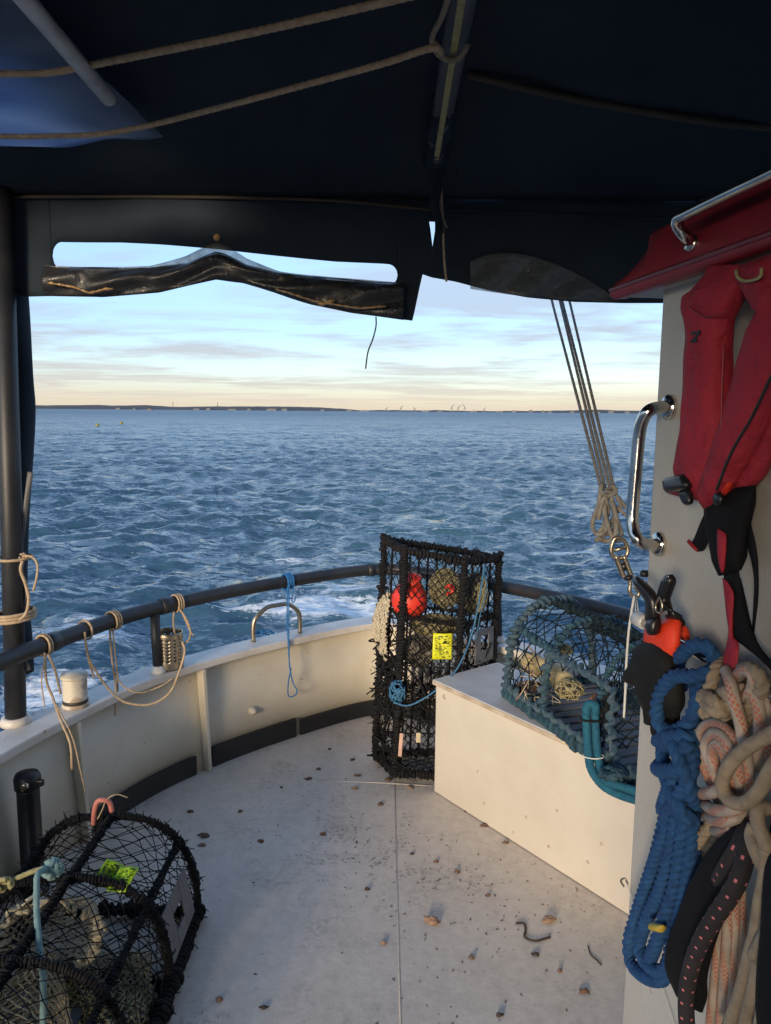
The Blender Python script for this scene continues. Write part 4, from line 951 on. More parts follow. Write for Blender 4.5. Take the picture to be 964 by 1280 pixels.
# --- teal pot on the storage box
G0 = np.array([.473, 2.781, 0]); GZ = BH + .017
e_ = atz(770, 971, GZ); GU = unit((e_ - G0) * [1, 1, 0]); GV = np.array([-GU[1], GU[0], 0]); GL, GD, GH = .84, .40, .37
gp_ = thing('lobster_pot', 'teal rope bound lobster pot lying on the cream storage box', 'lobster pot', G0 + GU * .4 + GV * .2 + [0, 0, GZ])
def gq(u, v, z): return G0 + GU * u + GV * v + np.array([0, 0, GZ + z])
def garch(u, s, gr=0):
    t_ = PI * s; x = math.cos(t_); z = math.sin(t_)
    return gq(u, GD / 2 - (GD / 2 + gr) * math.copysign(abs(x) ** .8, x), .02 + (GH - .02 + gr) * abs(z) ** .75)
UH = (0.0, .27, .56, .84)
for k, u in enumerate(UH):
    wrap_bar([garch(u, s) for s in np.linspace(0, 1, 13)], .009 if k == 0 else .006, .0082 if k == 0 else .006, .026, .0025, MB(), sides=7, frizz=50).build('hoop', M['teal_rope_pale'] if k == 0 else M['teal_rope'], gp_)
for v in (0, GD):
    wrap_bar([gq(0, v, .018), gq(GL, v, .018)], .014, .008, .034, .002, MB(), sides=7, frizz=50).build('side_bar', M['teal_rope'], gp_)
wrap_bar([gq(0, 0, .05), gq(GL, 0, .05)], .004, .0095, .05, .002, MB(), sides=8).build('rope_lacing', M['teal_rope_pale'], gp_)
for u in (0, GL): wrap_bar([gq(u, 0, .02), gq(u, GD, .02)], .012, .009, .03, .002, MB(), frizz=10).build('cross_bar', M['teal_rope'], gp_)
wrap_bar([garch(u, .5) for u in (0, .2, .4, .6, .84)], .008, .008, .03, .003, MB(), frizz=60).build('ridge_bar', M['dark_net'], gp_)
wrap_bar([garch(u, .80) for u in (0, .2, .4, .6, .84)], .007, .007, .03, .003, MB(), frizz=40).build('brace', M['dark_net'], gp_)
wrap_bar([garch(0, .24) , garch(.14, .22), garch(.28, .21)], .005, .008, .035, .002, MB()).build('brace', M['teal_rope'], gp_)
# rope-framed doorway on the near side
dr = [garch(.27, .205, .006), garch(.44, .20, .008), garch(.60, .19, .008), garch(.63, .15, .008), garch(.64, .08, .008), garch(.66, .02, .008)]
wrap_bar(dr, .006, .009, .045, .002, MB(), sides=8).build('door_rope', M['teal_rope_pale'], gp_)
wrap_bar([garch(.265, .21, .008), garch(.265, .12, .01), garch(.27, .03, .006)], .006, .0095, .04, .002, MB(), sides=8).build('door_rope', M['teal_rope_pale'], gp_)
m = MB()
net(m, lambda u, v: garch(.27 * v, u, -.004), 18, 8, .0026, .006)
net(m, lambda u, v: garch(.27 + .57 * v, .16 + .84 * u, -.004), 18, 16, .0026, .008)
net(m, lambda u, v: (lambda p: np.array([p[0], p[1], GZ + .02 + (p[2] - GZ - .02) * v]))(garch(0, u)), 12, 8, .0026, .005)
net(m, lambda u, v: (lambda p: np.array([p[0], p[1], GZ + .02 + (p[2] - GZ - .02) * v]))(garch(.56, u)), 24, 16, .0025, .008)
m.build('netting', M['dark_net'], gp_)['kind'] = 'stuff'
m = MB()
for k in range(60):
    p = garch(random.uniform(.5, .84), random.uniform(.2, .9), -.03); tangle(m, p, (.03, .03, .03), 1, .0022, 5)
m.build('tangled_net', M['dark_net'], gp_)['kind'] = 'stuff'
for k in range(15):
    u = .05 + k * .054; MB().box(gq(u, GD / 2, .018), (.014, GD / 2 - .02, .006), GU, GV).build('base_slat', M['slat_grey'], gp_, smooth=False, bevel=.003)
c = aty(683, 842, 2.78)
ax = unit(aty(712, 855, 2.70) - aty(655, 822, 2.86)); cc = aty(655, 822, 2.86)
MB().lathe(cc, [(.0, 0), (.030, .006), (.038, .03), (.038, .21), (.03, .235), (.0, .24)], 18, axis=ax).build('funnel', M['float_tan'], gp_)
for px, py, Yd, rad, mm, sd in ((712, 862, 2.62, (.055, .05, .035), 'olive_net', 31), (752, 885, 2.52, (.05, .05, .06), 'leaf', 32), (706, 812, 2.72, (.03, .03, .022), 'olive_net', 33), (660, 858, 2.74, (.045, .03, .02), 'leaf', 34)):
    c = aty(px, py, Yd); o = lump(c, np.array(rad) * .8, M['weed'], 'bait', gp_, sd); tangle(MB(), c, rad, 40, .003).build('bait_strand', M[mm], o)['kind'] = 'stuff'
m = MB()
for k in range(16):
    p = aty(random.uniform(650, 695), random.uniform(835, 880), 2.66); m.tube(sp([p, p + rng.normal(0, .025, 3), p + rng.normal(0, .05, 3)], .015), .0016, 4)
m.build('straw', M['cream_net'], gp_)['kind'] = 'stuff'
m = MB()
for k in range(9):
    p = aty(random.uniform(655, 690), random.uniform(820, 872), 2.67); m.tube(sp([p, p + rng.normal(0, .012, 3), p + rng.normal(0, .02, 3)], .01), .003, 5)
m.build('orange_twine', M['shell'], gp_)['kind'] = 'stuff'
# bright teal sling doubled over the front edge
t = thing('teal_sling', 'bright teal doubled rope sling with end loop hanging on the teal pot', 'rope', aty(745, 940, 2.05))
for dx in (-5.5, 5.5):
    MB().tube(sp([aty(738 + dx, 884, 2.22), aty(739 + dx, 910, 2.20), aty(741 + dx, 940, 2.16), aty(745 + dx, 962, 2.12), aty(756 + dx * .4, 979 - dx * .5, 2.08), aty(775, 988 - dx, 2.04), aty(800, 996 - dx, 1.99)], .006), .0135, 14, lobes=4, pitch=.05, lobe=.2).build('strand', M['teal_bright'], t)
MB().tube(sp([aty(x, y, 2.2) for x, y in ((733, 892), (734, 883), (739, 880), (744, 883), (744, 892))], .006), .014, 10).build('end_loop', M['teal_bright'], t)
for c, mm, r_ in ((aty(739, 899, 2.208), 'black_rope', .0035), (aty(742, 945, 2.152), 'white_cord', .0022)):
    th = np.linspace(0, 2 * PI, 24, endpoint=False); MB().tube(np.stack([c[0] + .031 * np.cos(th), c[1] + .0185 * np.sin(th), c[2] + 0 * th], -1), r_, 7, closed=True).build('whipping', M[mm], t)
m = MB(); tangle(m, aty(768, 968, 2.06), (.04, .03, .02), 16, .007); m.build('knot', M['teal_rope'], t)

# ------------------------------------------------------------------ sheet tackle beside the cabin
tk = thing('rope_tackle', 'grey rope tackle with knotted coil and steel block hanging from the boom', 'tackle', aty(795, 745, 1.66))
for (x0, x1) in ((690, 752), (700, 757), (703, 763), (712, 768)):
    MB().tube(sp([aty(x1, 612, 1.78), aty((x0 + x1) / 2, 494, 2.2), aty(x0, 376, 2.75), aty(x0 - 12, 325, 3.0), np.array([.60, 3.33, 2.84])], .012), .0048, 8, lobes=3, pitch=.025, lobe=.3).build('fall', M['grey_rope'], tk)
for pts, r_ in (([(752, 605), (748, 632), (742, 648), (741, 660), (748, 668), (757, 662), (756, 640), (758, 615)], .006), ([(758, 618), (756, 640), (763, 665), (770, 676), (777, 668), (770, 645), (764, 620)], .006), ([(760, 610), (766, 630), (770, 655), (768, 672), (758, 676), (749, 672), (752, 662), (765, 656)], .0065), ([(765, 612), (772, 622), (776, 634), (770, 640), (765, 628)], .005), ([(764, 612), (775, 624), (785, 638), (793, 650)], .0045), ([(765, 630), (778, 640), (790, 652), (800, 660)], .0045), ([(750, 606), (758, 612), (766, 608), (770, 614), (760, 620), (752, 616)], .0055), ([(745, 676), (756, 668), (768, 662), (772, 654), (764, 650)], .007), ([(748, 650), (752, 630), (756, 622), (760, 640), (752, 664)], .006)):
    MB().tube(sp([aty(x, y, 1.74 + random.uniform(-.018, .018)) for x, y in pts], .006), r_, 8, lobes=3, pitch=.03, lobe=.25).build('coil', M['grey_rope'], tk)
MB().tube([(.64, -1.6, 2.96), (.60, 3.45, 2.86)], .028, 12).build('boom', M['white_metal'], tk)
bl = aty(775, 690, 1.70)
MB().tube(sp([aty(x, y, 1.70) for x, y in ((768, 674), (764, 686), (766, 694), (774, 698), (783, 694), (785, 686), (781, 676), (774, 672))], .004, True), .0052, 8, closed=True).build('shackle', M['steel_dull'], tk)
MB().tube([aty(767, 688, 1.7), aty(784, 684, 1.7)], .0045, 8).build('shackle_pin', M['steel_dull'], tk)
for d in (-5, 5):
    MB().box(aty(779.5 + d, 708, 1.695 - d * .001), (.0045, .012, .028), unit((1, 0, .35)), (0, 1, 0), unit((-.42, 0, 1))).build('block_cheek', M['steel_dull'], tk, smooth=False, bevel=.003)
MB().lathe(aty(780, 708, 1.695) , [(.012, -.006), (.009, 0), (.012, .006)], 14, axis=(1, 0, .4)).build('sheave', M['plastic_black'], tk)
MB().tube(sp([aty(x, y, 1.68) for x, y in ((786, 720), (788, 730), (787, 738), (790, 744), (796, 746), (799, 741), (796, 735), (793, 733))], .003), .0050, 8).build('hook', M['steel_dull'], tk)
MB().lathe(aty(785.5, 721, 1.685), [(.010, -.004), (.011, 0), (.010, .006)], 12, axis=(.4, 0, -1)).build('swivel', M['plastic_black'], tk)
o = MB().tube(sp([aty(x, y, 1.62) for x, y in ((793, 745), (790, 762), (786, 790), (783, 830), (782, 860), (780, 897))], .01), .0028, 6)
tag(o.build('white_cord', M['white_cord']), 'thin white cord dangling from the tackle hook past the teal pot', 'cord')
m = MB()
for dx in (-3, 2, 6): m.tube([aty(793 + dx * .4, 745, 1.64), aty(793 + dx, 772, 1.60)], .0012, 4)
tag(m.build('hook_lashing', M['white_cord']), 'thin lashing between the tackle hook and rope rail end', 'lashing')

# ------------------------------------------------------------------ life jacket
def slab(rows, th, name, mat_, parent, n=12, step=None, pw=.7, sub=4):
    """body lofted between left and right outlines; rows: (xl, yl, xr, yr, offset)"""
    A = sp([W(r_[0], r_[1], r_[4]) for r_ in rows], 1e9 if sub == 1 else .012); k = len(A)
    Lc = np.array([W(r_[0], r_[1], r_[4]) for r_ in rows]); Rc = np.array([W(r_[2], r_[3], r_[4]) for r_ in rows])
    def res(C):
        Q = np.vstack([2 * C[0] - C[1], C, 2 * C[-1] - C[-2]]); out = []
        for i in range(1, len(Q) - 2):
            a, b_, c, d = Q[i - 1:i + 3]
            for t_ in np.arange(sub) / sub: out.append(.5 * (2 * b_ + (c - a) * t_ + (2 * a - 5 * b_ + 4 * c - d) * t_ ** 2 + (3 * b_ - a - 3 * c + d) * t_ ** 3))
        out.append(C[-1]); return np.array(out)
    Lf, Rf = res(Lc), res(Rc); rings = []; m_ = len(Lf)
    for i in range(m_):
        c = (Lf[i] + Rf[i]) / 2; h = (Rf[i] - Lf[i]) / 2; f_ = min(1, .35 + 4.0 * min(i, m_ - 1 - i) / m_); rr = []
        tt = th * f_ * (1 + .03 * math.sin(i * 1.1))
        for j_ in range(n):
            a = 2 * PI * j_ / n; ca, sa = math.cos(a), math.sin(a)
            rr.append(c + h * math.copysign(abs(ca) ** pw, ca) + WN * tt * math.copysign(abs(sa) ** pw, sa))
        rings.append(rr)
    return MB().loft(rings).build(name, mat_, parent)
lj = thing('life_jacket', 'red inflatable life jacket hanging on the cabin wall under the roof edge', 'life jacket', W(900, 560, .03))
slab([(886, 332, 946, 330, .045), (884, 345, 934, 352, .047), (872, 362, 921, 378, .05), (860, 372, 911, 400, .05), (861, 388, 908, 430, .05), (866, 402, 907, 470, .05), (864, 440, 906, 510, .05), (861, 500, 903, 548, .05), (858, 540, 897, 578, .05), (851, 575, 893, 600, .05), (848, 600, 890, 618, .048), (836, 616, 886, 628, .04)], .026, 'left_lobe', M['red_cloth'], lj, 14, sub=5)
slab([(925, 334, 985, 312, .05), (930, 350, 980, 345, .05), (944, 372, 978, 385, .05), (955, 385, 975, 420, .05)], .024, 'collar', M['red_cloth'], lj, 14)
slab([(955, 368, 1000, 350, .05), (946, 400, 990, 420, .052), (936, 430, 976, 462, .055), (925, 470, 964, 500, .055), (912, 515, 950, 540, .055), (898, 560, 933, 575, .055), (887, 595, 917, 605, .053), (881, 622, 902, 625, .05), (884, 638, 892, 638, .045)], .024, 'right_lobe', M['red_cloth'], lj, 14, sub=5)
slab([(968, 430, 1010, 420, .03), (952, 490, 990, 500, .03), (936, 540, 972, 550, .03), (921, 575, 955, 590, .032), (912, 598, 942, 606, .032), (916, 612, 934, 620, .03)], .016, 'back_flap', M['red_cloth'], lj, 12)
MB().tube(sp([W(x, y, .0768) for x, y in ((905, 430), (903, 480), (901, 540), (894, 585))], .01), .0012, 5).build('seam', M['red_vinyl'], lj)
MB().tube(sp([W(x, y, .0775) for x, y in ((862, 384), (878, 394), (896, 394), (910, 388))], .006), .0014, 5).build('seam', M['red_vinyl'], lj)
MB().tube(sp([W(x, y, .083) for x, y in ((978, 440), (955, 490), (938, 525), (920, 555), (908, 580), (896, 612))], .01), .0022, 6).build('zip', M['print'], lj)
slab([(904, 592, 918, 586, .058), (900, 608, 914, 604, .058), (897, 618, 908, 618, .055)], .008, 'inflator_tab', M['orange_red'], lj, 10)
slab([(888, 616, 946, 606, .04), (884, 640, 938, 640, .045), (888, 668, 932, 664, .045), (894, 695, 929, 690, .045), (899, 720, 926, 712, .045)], .016, 'harness_pouch', M['black_web'], lj, 12)
MB().lathe(W(899, 624, .07), [(.001, .006), (.010, .005), (.012, 0)], 12, axis=WN).build('toggle', M['plastic_black'], lj)
slab([(886, 632, 900, 636, .03), (876, 652, 891, 660, .03), (866, 676, 882, 686, .03), (860, 678, 872, 690, .03)], .004, 'strap', M['black_web'], lj, 8)
slab([(861, 674, 873, 688, .035), (858.5, 676.5, 871.5, 690, .035)], .004, 'stitched_end', M['red_cloth'], lj, 8)
slab([(897, 660, 908, 668, .062), (898, 690, 907, 690, .062), (902, 715, 904, 716, .062)], .004, 'red_tape', M['red_cloth'], lj, 8)
slab([(903, 722, 910, 728, .055), (906, 745, 917, 742, .056), (909, 770, 916, 768, .057), (912, 790, 916, 795, .06), (907, 810, 924, 806, .066), (901, 838, 920, 842, .075)], .003, 'red_tape', M['red_cloth'], lj, 8)
slab([(904, 715, 924, 712, .045), (908, 740, 928, 745, .045), (915, 770, 934, 775, .05), (918, 795, 945, 800, .05), (930, 806, 956, 818, .05), (948, 820, 970, 832, .05), (965, 840, 990, 846, .05)], .006, 'strap', M['black_web'], lj, 8)
slab([(928, 655, 938, 648, .035), (934, 680, 946, 690, .035), (942, 710, 947, 712, .035), (944, 740, 947, 742, .035), (940, 790, 943, 790, .035)], .003, 'strap', M['black_web'], lj, 8)
slab([(924, 725, 926, 722, .035), (936, 780, 938, 778, .035), (944, 800, 946, 800, .04)], .002, 'strap', M['black_web'], lj, 8)
slab([(831, 598, 858, 592, .072), (832, 606, 862, 604, .076), (834, 616, 860, 612, .076)], .009, 'buckle', M['plastic_black'], lj, 10, pw=.4)
slab([(849, 612, 861, 610, .07), (853, 624, 864, 622, .07), (858, 632, 864, 630, .07)], .006, 'buckle', M['plastic_black'], lj, 10, pw=.5)
MB().tube(sp([W(x, y, .078) for x, y in ((920, 338), (922, 346), (930, 351), (942, 350), (951, 345), (952, 335))], .004), .0025, 6).build('loop', M['yellow_rope'], lj)
# faded letter N on the left lobe
m = MB()
def stroke(p, q, wd_=.0022, off=.0768):
    a, b_ = W(*p, off), W(*q, off); d = b_ - a; X = unit(d); Yv = unit(np.cross(WN, X)); m.box((a + b_) / 2, (np.linalg.norm(d) / 2, wd_, .0006), X, Yv, WN)
stroke((864, 417), (875.5, 415), .0026); stroke((875.5, 415.5), (864, 427), .002); stroke((864, 427), (871.5, 425.5), .0026)
m.build('letter_n', M['print'], lj, smooth=False)
# ------------------------------------------------------------------ glove and clamp on the rail
gl = thing('work_glove', 'black work glove with orange cuff clamped upside down on the rope rail', 'glove', W(820, 850, .08))
slab([(808, 783, 849, 768, .075), (808, 795, 848, 782, .085), (808, 806, 847, 800, .09), (812, 818, 845, 818, .09), (826, 832, 845, 828, .085)], .017, 'cuff', M['orange_cuff'], gl, 14, sub=5, pw=.85)
slab([(845, 775, 853, 779, .05), (846, 790, 858, 797, .048), (845, 812, 852, 812, .05), (844, 826, 848, 828, .05)], .012, 'cuff_back', M['orange_cuff'], gl, 10)
P = [W(x, y, o_) for x, y, o_ in ((808, 783, .098), (815, 785, .10), (821, 783, .10), (823, 775, .098), (826, 768, .095), (836, 765, .09), (844, 767, .08), (851, 771, .06))]
MB().tube(sp(P, .005), .0042, 8).build('lining', M['glove_grey'], gl)
slab([(808, 800, 826, 799, .092), (798, 812, 836, 815, .098), (795, 832, 843, 838, .10), (797, 852, 849, 858, .10), (803, 872, 850, 880, .098), (806, 890, 846, 898, .095)], .021, 'palm', M['glove_black'], gl, 14, sub=5)
slab([(799, 815, 812, 828, .10), (790, 830, 806, 846, .105), (783, 842, 800, 854, .105), (781, 851, 793, 858, .10)], .013, 'thumb', M['glove_black'], gl, 12)
for q in ([(806, 880, 817, 880, .098), (808, 897, 817, 897, .098), (809, 906, 815, 907, .096)], [(815, 885, 828, 886, .09), (816, 906, 828, 908, .09), (818, 922, 826, 924, .088)], [(826, 885, 838, 886, .085), (827, 908, 838, 910, .083), (829, 922, 836, 924, .08)], [(836, 885, 847, 886, .08), (837, 902, 846, 904, .078), (839, 914, 844, 914, .076)]):
    slab(q, .010, 'finger', M['glove_black'], gl, 10)
ck = thing('spring_clamp', 'black spring clamp with splayed handles gripping the glove on the rail', 'clamp', W(820, 770, .1))
slab([(792, 722, 796, 720, .115), (797, 732, 805, 729, .115), (806, 744, 815, 740, .112), (811, 756, 820, 752, .11), (810, 772, 821, 770, .108), (812, 781, 820, 781, .105)], .009, 'handle', M['plastic_black'], ck, 10, pw=.45)
slab([(832, 720, 840, 718, .10), (829, 730, 841, 728, .10), (826, 742, 836, 742, .10), (826, 752, 834, 752, .10), (828, 762, 841, 764, .10)], .009, 'handle', M['plastic_black'], ck, 10, pw=.45)
slab([(812, 774, 822, 772, .11), (812, 786, 821, 786, .112), (814, 794, 819, 794, .112)], .010, 'jaw', M['plastic_black'], ck, 10, pw=.45); slab([(831, 760, 842, 764, .09), (836, 772, 852, 776, .075), (842, 780, 853, 784, .06)], .009, 'jaw', M['plastic_black'], ck, 10, pw=.45)
MB().tube(sp([W(x, y, .113) for x, y in ((824, 748), (820, 756), (821, 764), (826, 766), (828, 757), (826, 748))], .003, True), .0022, 6, closed=True).build('spring', M['steel_dull'], ck)
MB().tube(sp([W(x, y, .108) for x, y in ((827, 745), (829, 728), (831, 721), (834, 718), (836, 722))], .004), .0008, 5).build('wire', M['steel'], ck)

# ------------------------------------------------------------------ rope hanks on the rail
def hank(t, strands, mat_, rad, lobes=3, pitch=None, n=18, lobe=.40, step=.0032, name='strand'):
    for pts in strands:
        MB().tube(sp([W(*p) for p in pts], step), rad, n, lobes=lobes, pitch=pitch or rad * 3.9, lobe=lobe).build(name, M[mat_], t)
hb = thing('rope_hank', 'thick blue twisted rope hank hung from the cabin rope rail', 'rope', W(840, 1000, .08), 'rope hanks on the cabin rail')
hank(hb, [[(852, 858, .05), (846, 842, .075), (850, 822, .085), (865, 808, .088), (882, 808, .08), (892, 822, .07), (890, 842, .07), (878, 862, .085), (872, 885, .09), (868, 905, .08)],
          [(896, 835, .06), (884, 842, .095), (866, 845, .11), (845, 845, .115), (830, 858, .118), (822, 880, .118), (823, 902, .115), (836, 915, .11), (856, 908, .105), (868, 890, .10), (872, 868, .09), (870, 850, .07)],
          [(822, 926, .085), (833, 922, .115), (848, 920, .12), (862, 922, .11), (874, 930, .08)],
          [(828, 935, .08), (840, 928, .118), (850, 950, .128), (862, 985, .12), (870, 1012, .09)],
          [(826, 955, .08), (822, 961, .10), (832, 964, .125), (848, 962, .13), (864, 955, .11)],
          [(860, 928, .12), (848, 958, .115), (835, 990, .115), (828, 1012, .09)],
          [(868, 935, .10), (862, 970, .118), (846, 1000, .12), (832, 1020, .10)],
          [(828, 940, .09), (834, 975, .115), (850, 1010, .125), (868, 1030, .10)],
          [(840, 1000, .10), (855, 1020, .12), (870, 1025, .10)],
          [(838, 1018, .10), (826, 1055, .095), (810, 1100, .09), (795, 1145, .085), (786, 1178, .085), (790, 1205, .085), (808, 1222, .088), (828, 1224, .085), (842, 1208, .07)],
          [(846, 1020, .11), (838, 1065, .105), (826, 1110, .10), (808, 1150, .095), (799, 1180, .095), (808, 1204, .095), (826, 1214, .09), (838, 1200, .075)],
          [(856, 1022, .11), (850, 1065, .105), (842, 1110, .10), (828, 1155, .10), (818, 1185, .10), (812, 1200, .09)],
          [(866, 1025, .10), (862, 1070, .095), (854, 1115, .09), (844, 1160, .085), (836, 1200, .08), (828, 1220, .08)],
          [(872, 1030, .085), (868, 1080, .08), (860, 1130, .075), (850, 1175, .07), (840, 1210, .07)],
          [(832, 1020, .09), (820, 1070, .08), (806, 1120, .075), (794, 1165, .07)]], 'blue_rope', .0128)
slab([(815, 1153, 830, 1157, .116), (813, 1162, 828, 1166, .116)], .010, 'tape', M['yellow_tape'], hb, 10)
for dx in (0, 5): MB().tube(sp([W(x + dx, y, .06) for x, y in ((838, 850), (832, 870), (831, 895), (838, 912))], .01), .0035, 7).build('liner', M['pink_wood'], hb)

hf = thing('rope_hank', 'cream rope hank with orange flecks, coiled and bound, on the rope rail', 'rope', W(905, 950, .08), 'rope hanks on the cabin rail')
hank(hf, [[(905, 1015, .07), (893, 985, .085), (880, 955, .09), (873, 930, .092), (880, 910, .095), (895, 905, .098), (910, 915, .10), (922, 935, .10), (932, 960, .09), (934, 985, .08)],
          [(912, 1018, .08), (902, 985, .10), (888, 955, .105), (883, 932, .105), (891, 918, .108), (902, 920, .11), (913, 938, .112), (922, 962, .105), (928, 990, .09)],
          [(900, 985, .09), (894, 962, .105), (891, 940, .108), (898, 931, .11), (906, 942, .112), (912, 962, .11), (916, 990, .095)],
          [(872, 990, .06), (878, 992, .10), (892, 990, .12), (906, 985, .12)],
          [(876, 1000, .07), (892, 1012, .11), (915, 1012, .118), (935, 1002, .10), (944, 990, .08)],
          [(880, 1016, .07), (896, 1026, .105), (915, 1024, .11), (932, 1014, .09)],
          [(884, 1032, .06), (900, 1040, .09), (916, 1036, .10)],
          [(908, 838, .085), (914, 855, .10), (918, 875, .105), (925, 900, .10), (930, 930, .095), (935, 965, .09), (938, 1000, .085), (938, 1032, .08)],
          [(921, 846, .08), (932, 838, .09), (942, 845, .09), (940, 862, .085), (930, 872, .08), (926, 858, .075)],
          [(936, 860, .09), (945, 872, .085), (950, 900, .08), (948, 930, .075), (945, 960, .07)],
          [(946, 862, .07), (956, 885, .07), (958, 920, .065), (952, 960, .06)]], 'fleck_rope', .0090, lobes=0)
hank(hf, [[(903, 1120, .075), (900, 1165, .075), (895, 1220, .07), (886, 1300, .07)], [(911, 1118, .08), (909, 1170, .08), (905, 1225, .075), (899, 1300, .07)], [(919, 1112, .075), (918, 1165, .07), (914, 1230, .065), (910, 1300, .06)], [(926, 1110, .06), (926, 1165, .06), (922, 1230, .055)]], 'fleck_rope', .0082, lobes=0)
ht = thing('rope_hank', 'tan three strand rope knotted at the rail beside the red tape end', 'rope', W(890, 880, .08), 'rope hanks on the cabin rail')
hank(ht, [[(904, 828, .06), (894, 838, .085), (890, 852, .095), (884, 866, .095), (876, 876, .09), (880, 890, .09), (892, 896, .085), (906, 896, .075)],
          [(878, 868, .085), (888, 872, .11), (900, 882, .11), (908, 895, .09)], [(882, 878, .09), (893, 888, .115), (906, 890, .10), (914, 885, .08)],
          [(898, 872, .08), (908, 866, .10), (914, 876, .10), (906, 890, .09)],
          [(925, 838, .06), (938, 836, .085), (950, 846, .09), (952, 862, .085), (942, 872, .08), (936, 886, .08), (936, 905, .07)],
          [(892, 1026, .08), (880, 1042, .085), (868, 1060, .085), (862, 1082, .08), (859, 1102, .075)], [(895, 1040, .07), (885, 1058, .07), (880, 1080, .06)]], 'beige_rope', .0108)
hank(ht, [[(908, 900, .06), (900, 915, .06), (905, 940, .05), (925, 960, .05), (930, 930, .05), (920, 905, .055)]], 'beige_rope', .0105)
hc = thing('rope_hank', 'smooth cream rope hank at the right edge with one wide open loop', 'rope', W(950, 1080, .1), 'rope hanks on the cabin rail')
hank(hc, [[(990, 905, .10), (960, 920, .115), (930, 938, .125), (910, 960, .13), (903, 982, .13), (912, 1000, .128), (930, 1004, .125), (948, 990, .12), (962, 965, .115), (985, 930, .10)],
          [(960, 1010, .10), (948, 1012, .115), (948, 1030, .12), (956, 1050, .12), (962, 1075, .115)], [(944, 1032, .115), (940, 1045, .12), (946, 1065, .125), (956, 1085, .12)],
          [(958, 1060, .12), (957, 1095, .12), (950, 1130, .12), (945, 1165, .12), (936, 1200, .12), (925, 1245, .115), (905, 1300, .11)],
          [(966, 1065, .11), (966, 1110, .115), (966, 1150, .12), (953, 1178, .125), (944, 1196, .125), (950, 1215, .125), (956, 1250, .12), (948, 1300, .115)],
          [(948, 1190, .115), (944, 1230, .115), (935, 1265, .11), (928, 1300, .11)]], 'beige_rope', .0098, lobes=0)
hp = thing('cord_hank', 'black cord hank with pink dots hung over the cream ropes', 'rope', W(890, 1150, .1), 'rope hanks on the cabin rail')
hank(hp, [[(938, 1030, .09), (934, 1060, .115), (925, 1095, .13), (912, 1120, .135), (895, 1145, .135), (880, 1170, .135), (867, 1200, .13), (859, 1235, .125), (858, 1270, .12), (862, 1310, .11)],
          [(932, 1040, .10), (922, 1062, .12), (910, 1082, .125), (900, 1100, .11)]], 'pink_dot_cord', .0125, lobes=0)
slab([(926, 1028, 944, 1040, .10), (905, 1045, 932, 1070, .105), (885, 1070, 918, 1105, .105), (868, 1100, 905, 1140, .105), (852, 1140, 890, 1180, .10), (838, 1180, 880, 1220, .10), (836, 1210, 880, 1250, .095), (846, 1244, 878, 1266, .09)], .016, 'cloth_band', M['black_web'], hp, 12)
hk = thing('black_bag', 'black fabric bag edge hanging at the lower right edge', 'bag', W(965, 1200, .12))
slab([(968, 1015, 1010, 1010, .09), (966, 1060, 1020, 1060, .10), (961, 1120, 1020, 1120, .14), (957, 1180, 1020, 1180, .145), (952, 1240, 1020, 1240, .145), (950, 1310, 1020, 1310, .14)], .02, 'fabric', M['black_web'], hk, 12)

# ------------------------------------------------------------------ small things on the port side
q = pb
def band(c, r_, rad, n=1, dz=.014, tilt=.0, m=None):
    m = m or MB()
    for k in range(n):
        th = np.linspace(0, 2 * PI, 28, endpoint=False); m.tube(np.stack([c[0] + r_ * np.cos(th), c[1] + r_ * np.sin(th), c[2] + k * dz + tilt * np.cos(th)], -1), rad, 7, closed=True, lobes=3, pitch=.03)
    return m
t = thing('post_lashing', 'cream cord wound round the black canopy post with a loose tail', 'cord', aty(15, 760, 2.45))
zc = aty(15, 773, 2.5)[2]; pcx = lambda z: pb + (pt_ - pb) * ((z - pb[2]) / (pt_[2] - pb[2]))
c = pcx(zc); band((c[0] + .008, c[1], zc), .062, .0062, 3, .011, .006).build('turn', M['twine'], t)
zc = aty(15, 697, 2.5)[2]; c = pcx(zc); band((c[0] + .004, c[1], zc), .060, .0055, 1).build('turn', M['twine'], t)
MB().tube(sp([aty(x, y, 2.43) for x, y in ((30, 697), (26, 712), (32, 730), (36, 748), (33, 766), (25, 775))], .01), .006, 8, lobes=3, pitch=.03).build('tail', M['twine'], t)
MB().tube(sp([aty(x, y, 2.43) for x, y in ((28, 695), (40, 696), (47, 706), (46, 722), (42, 738))], .01), .004, 7).build('tail', M['twine'], t)
tangle(MB(), aty(29, 696, 2.43), (.012, .01, .012), 6, .004).build('knot', M['twine'], t)

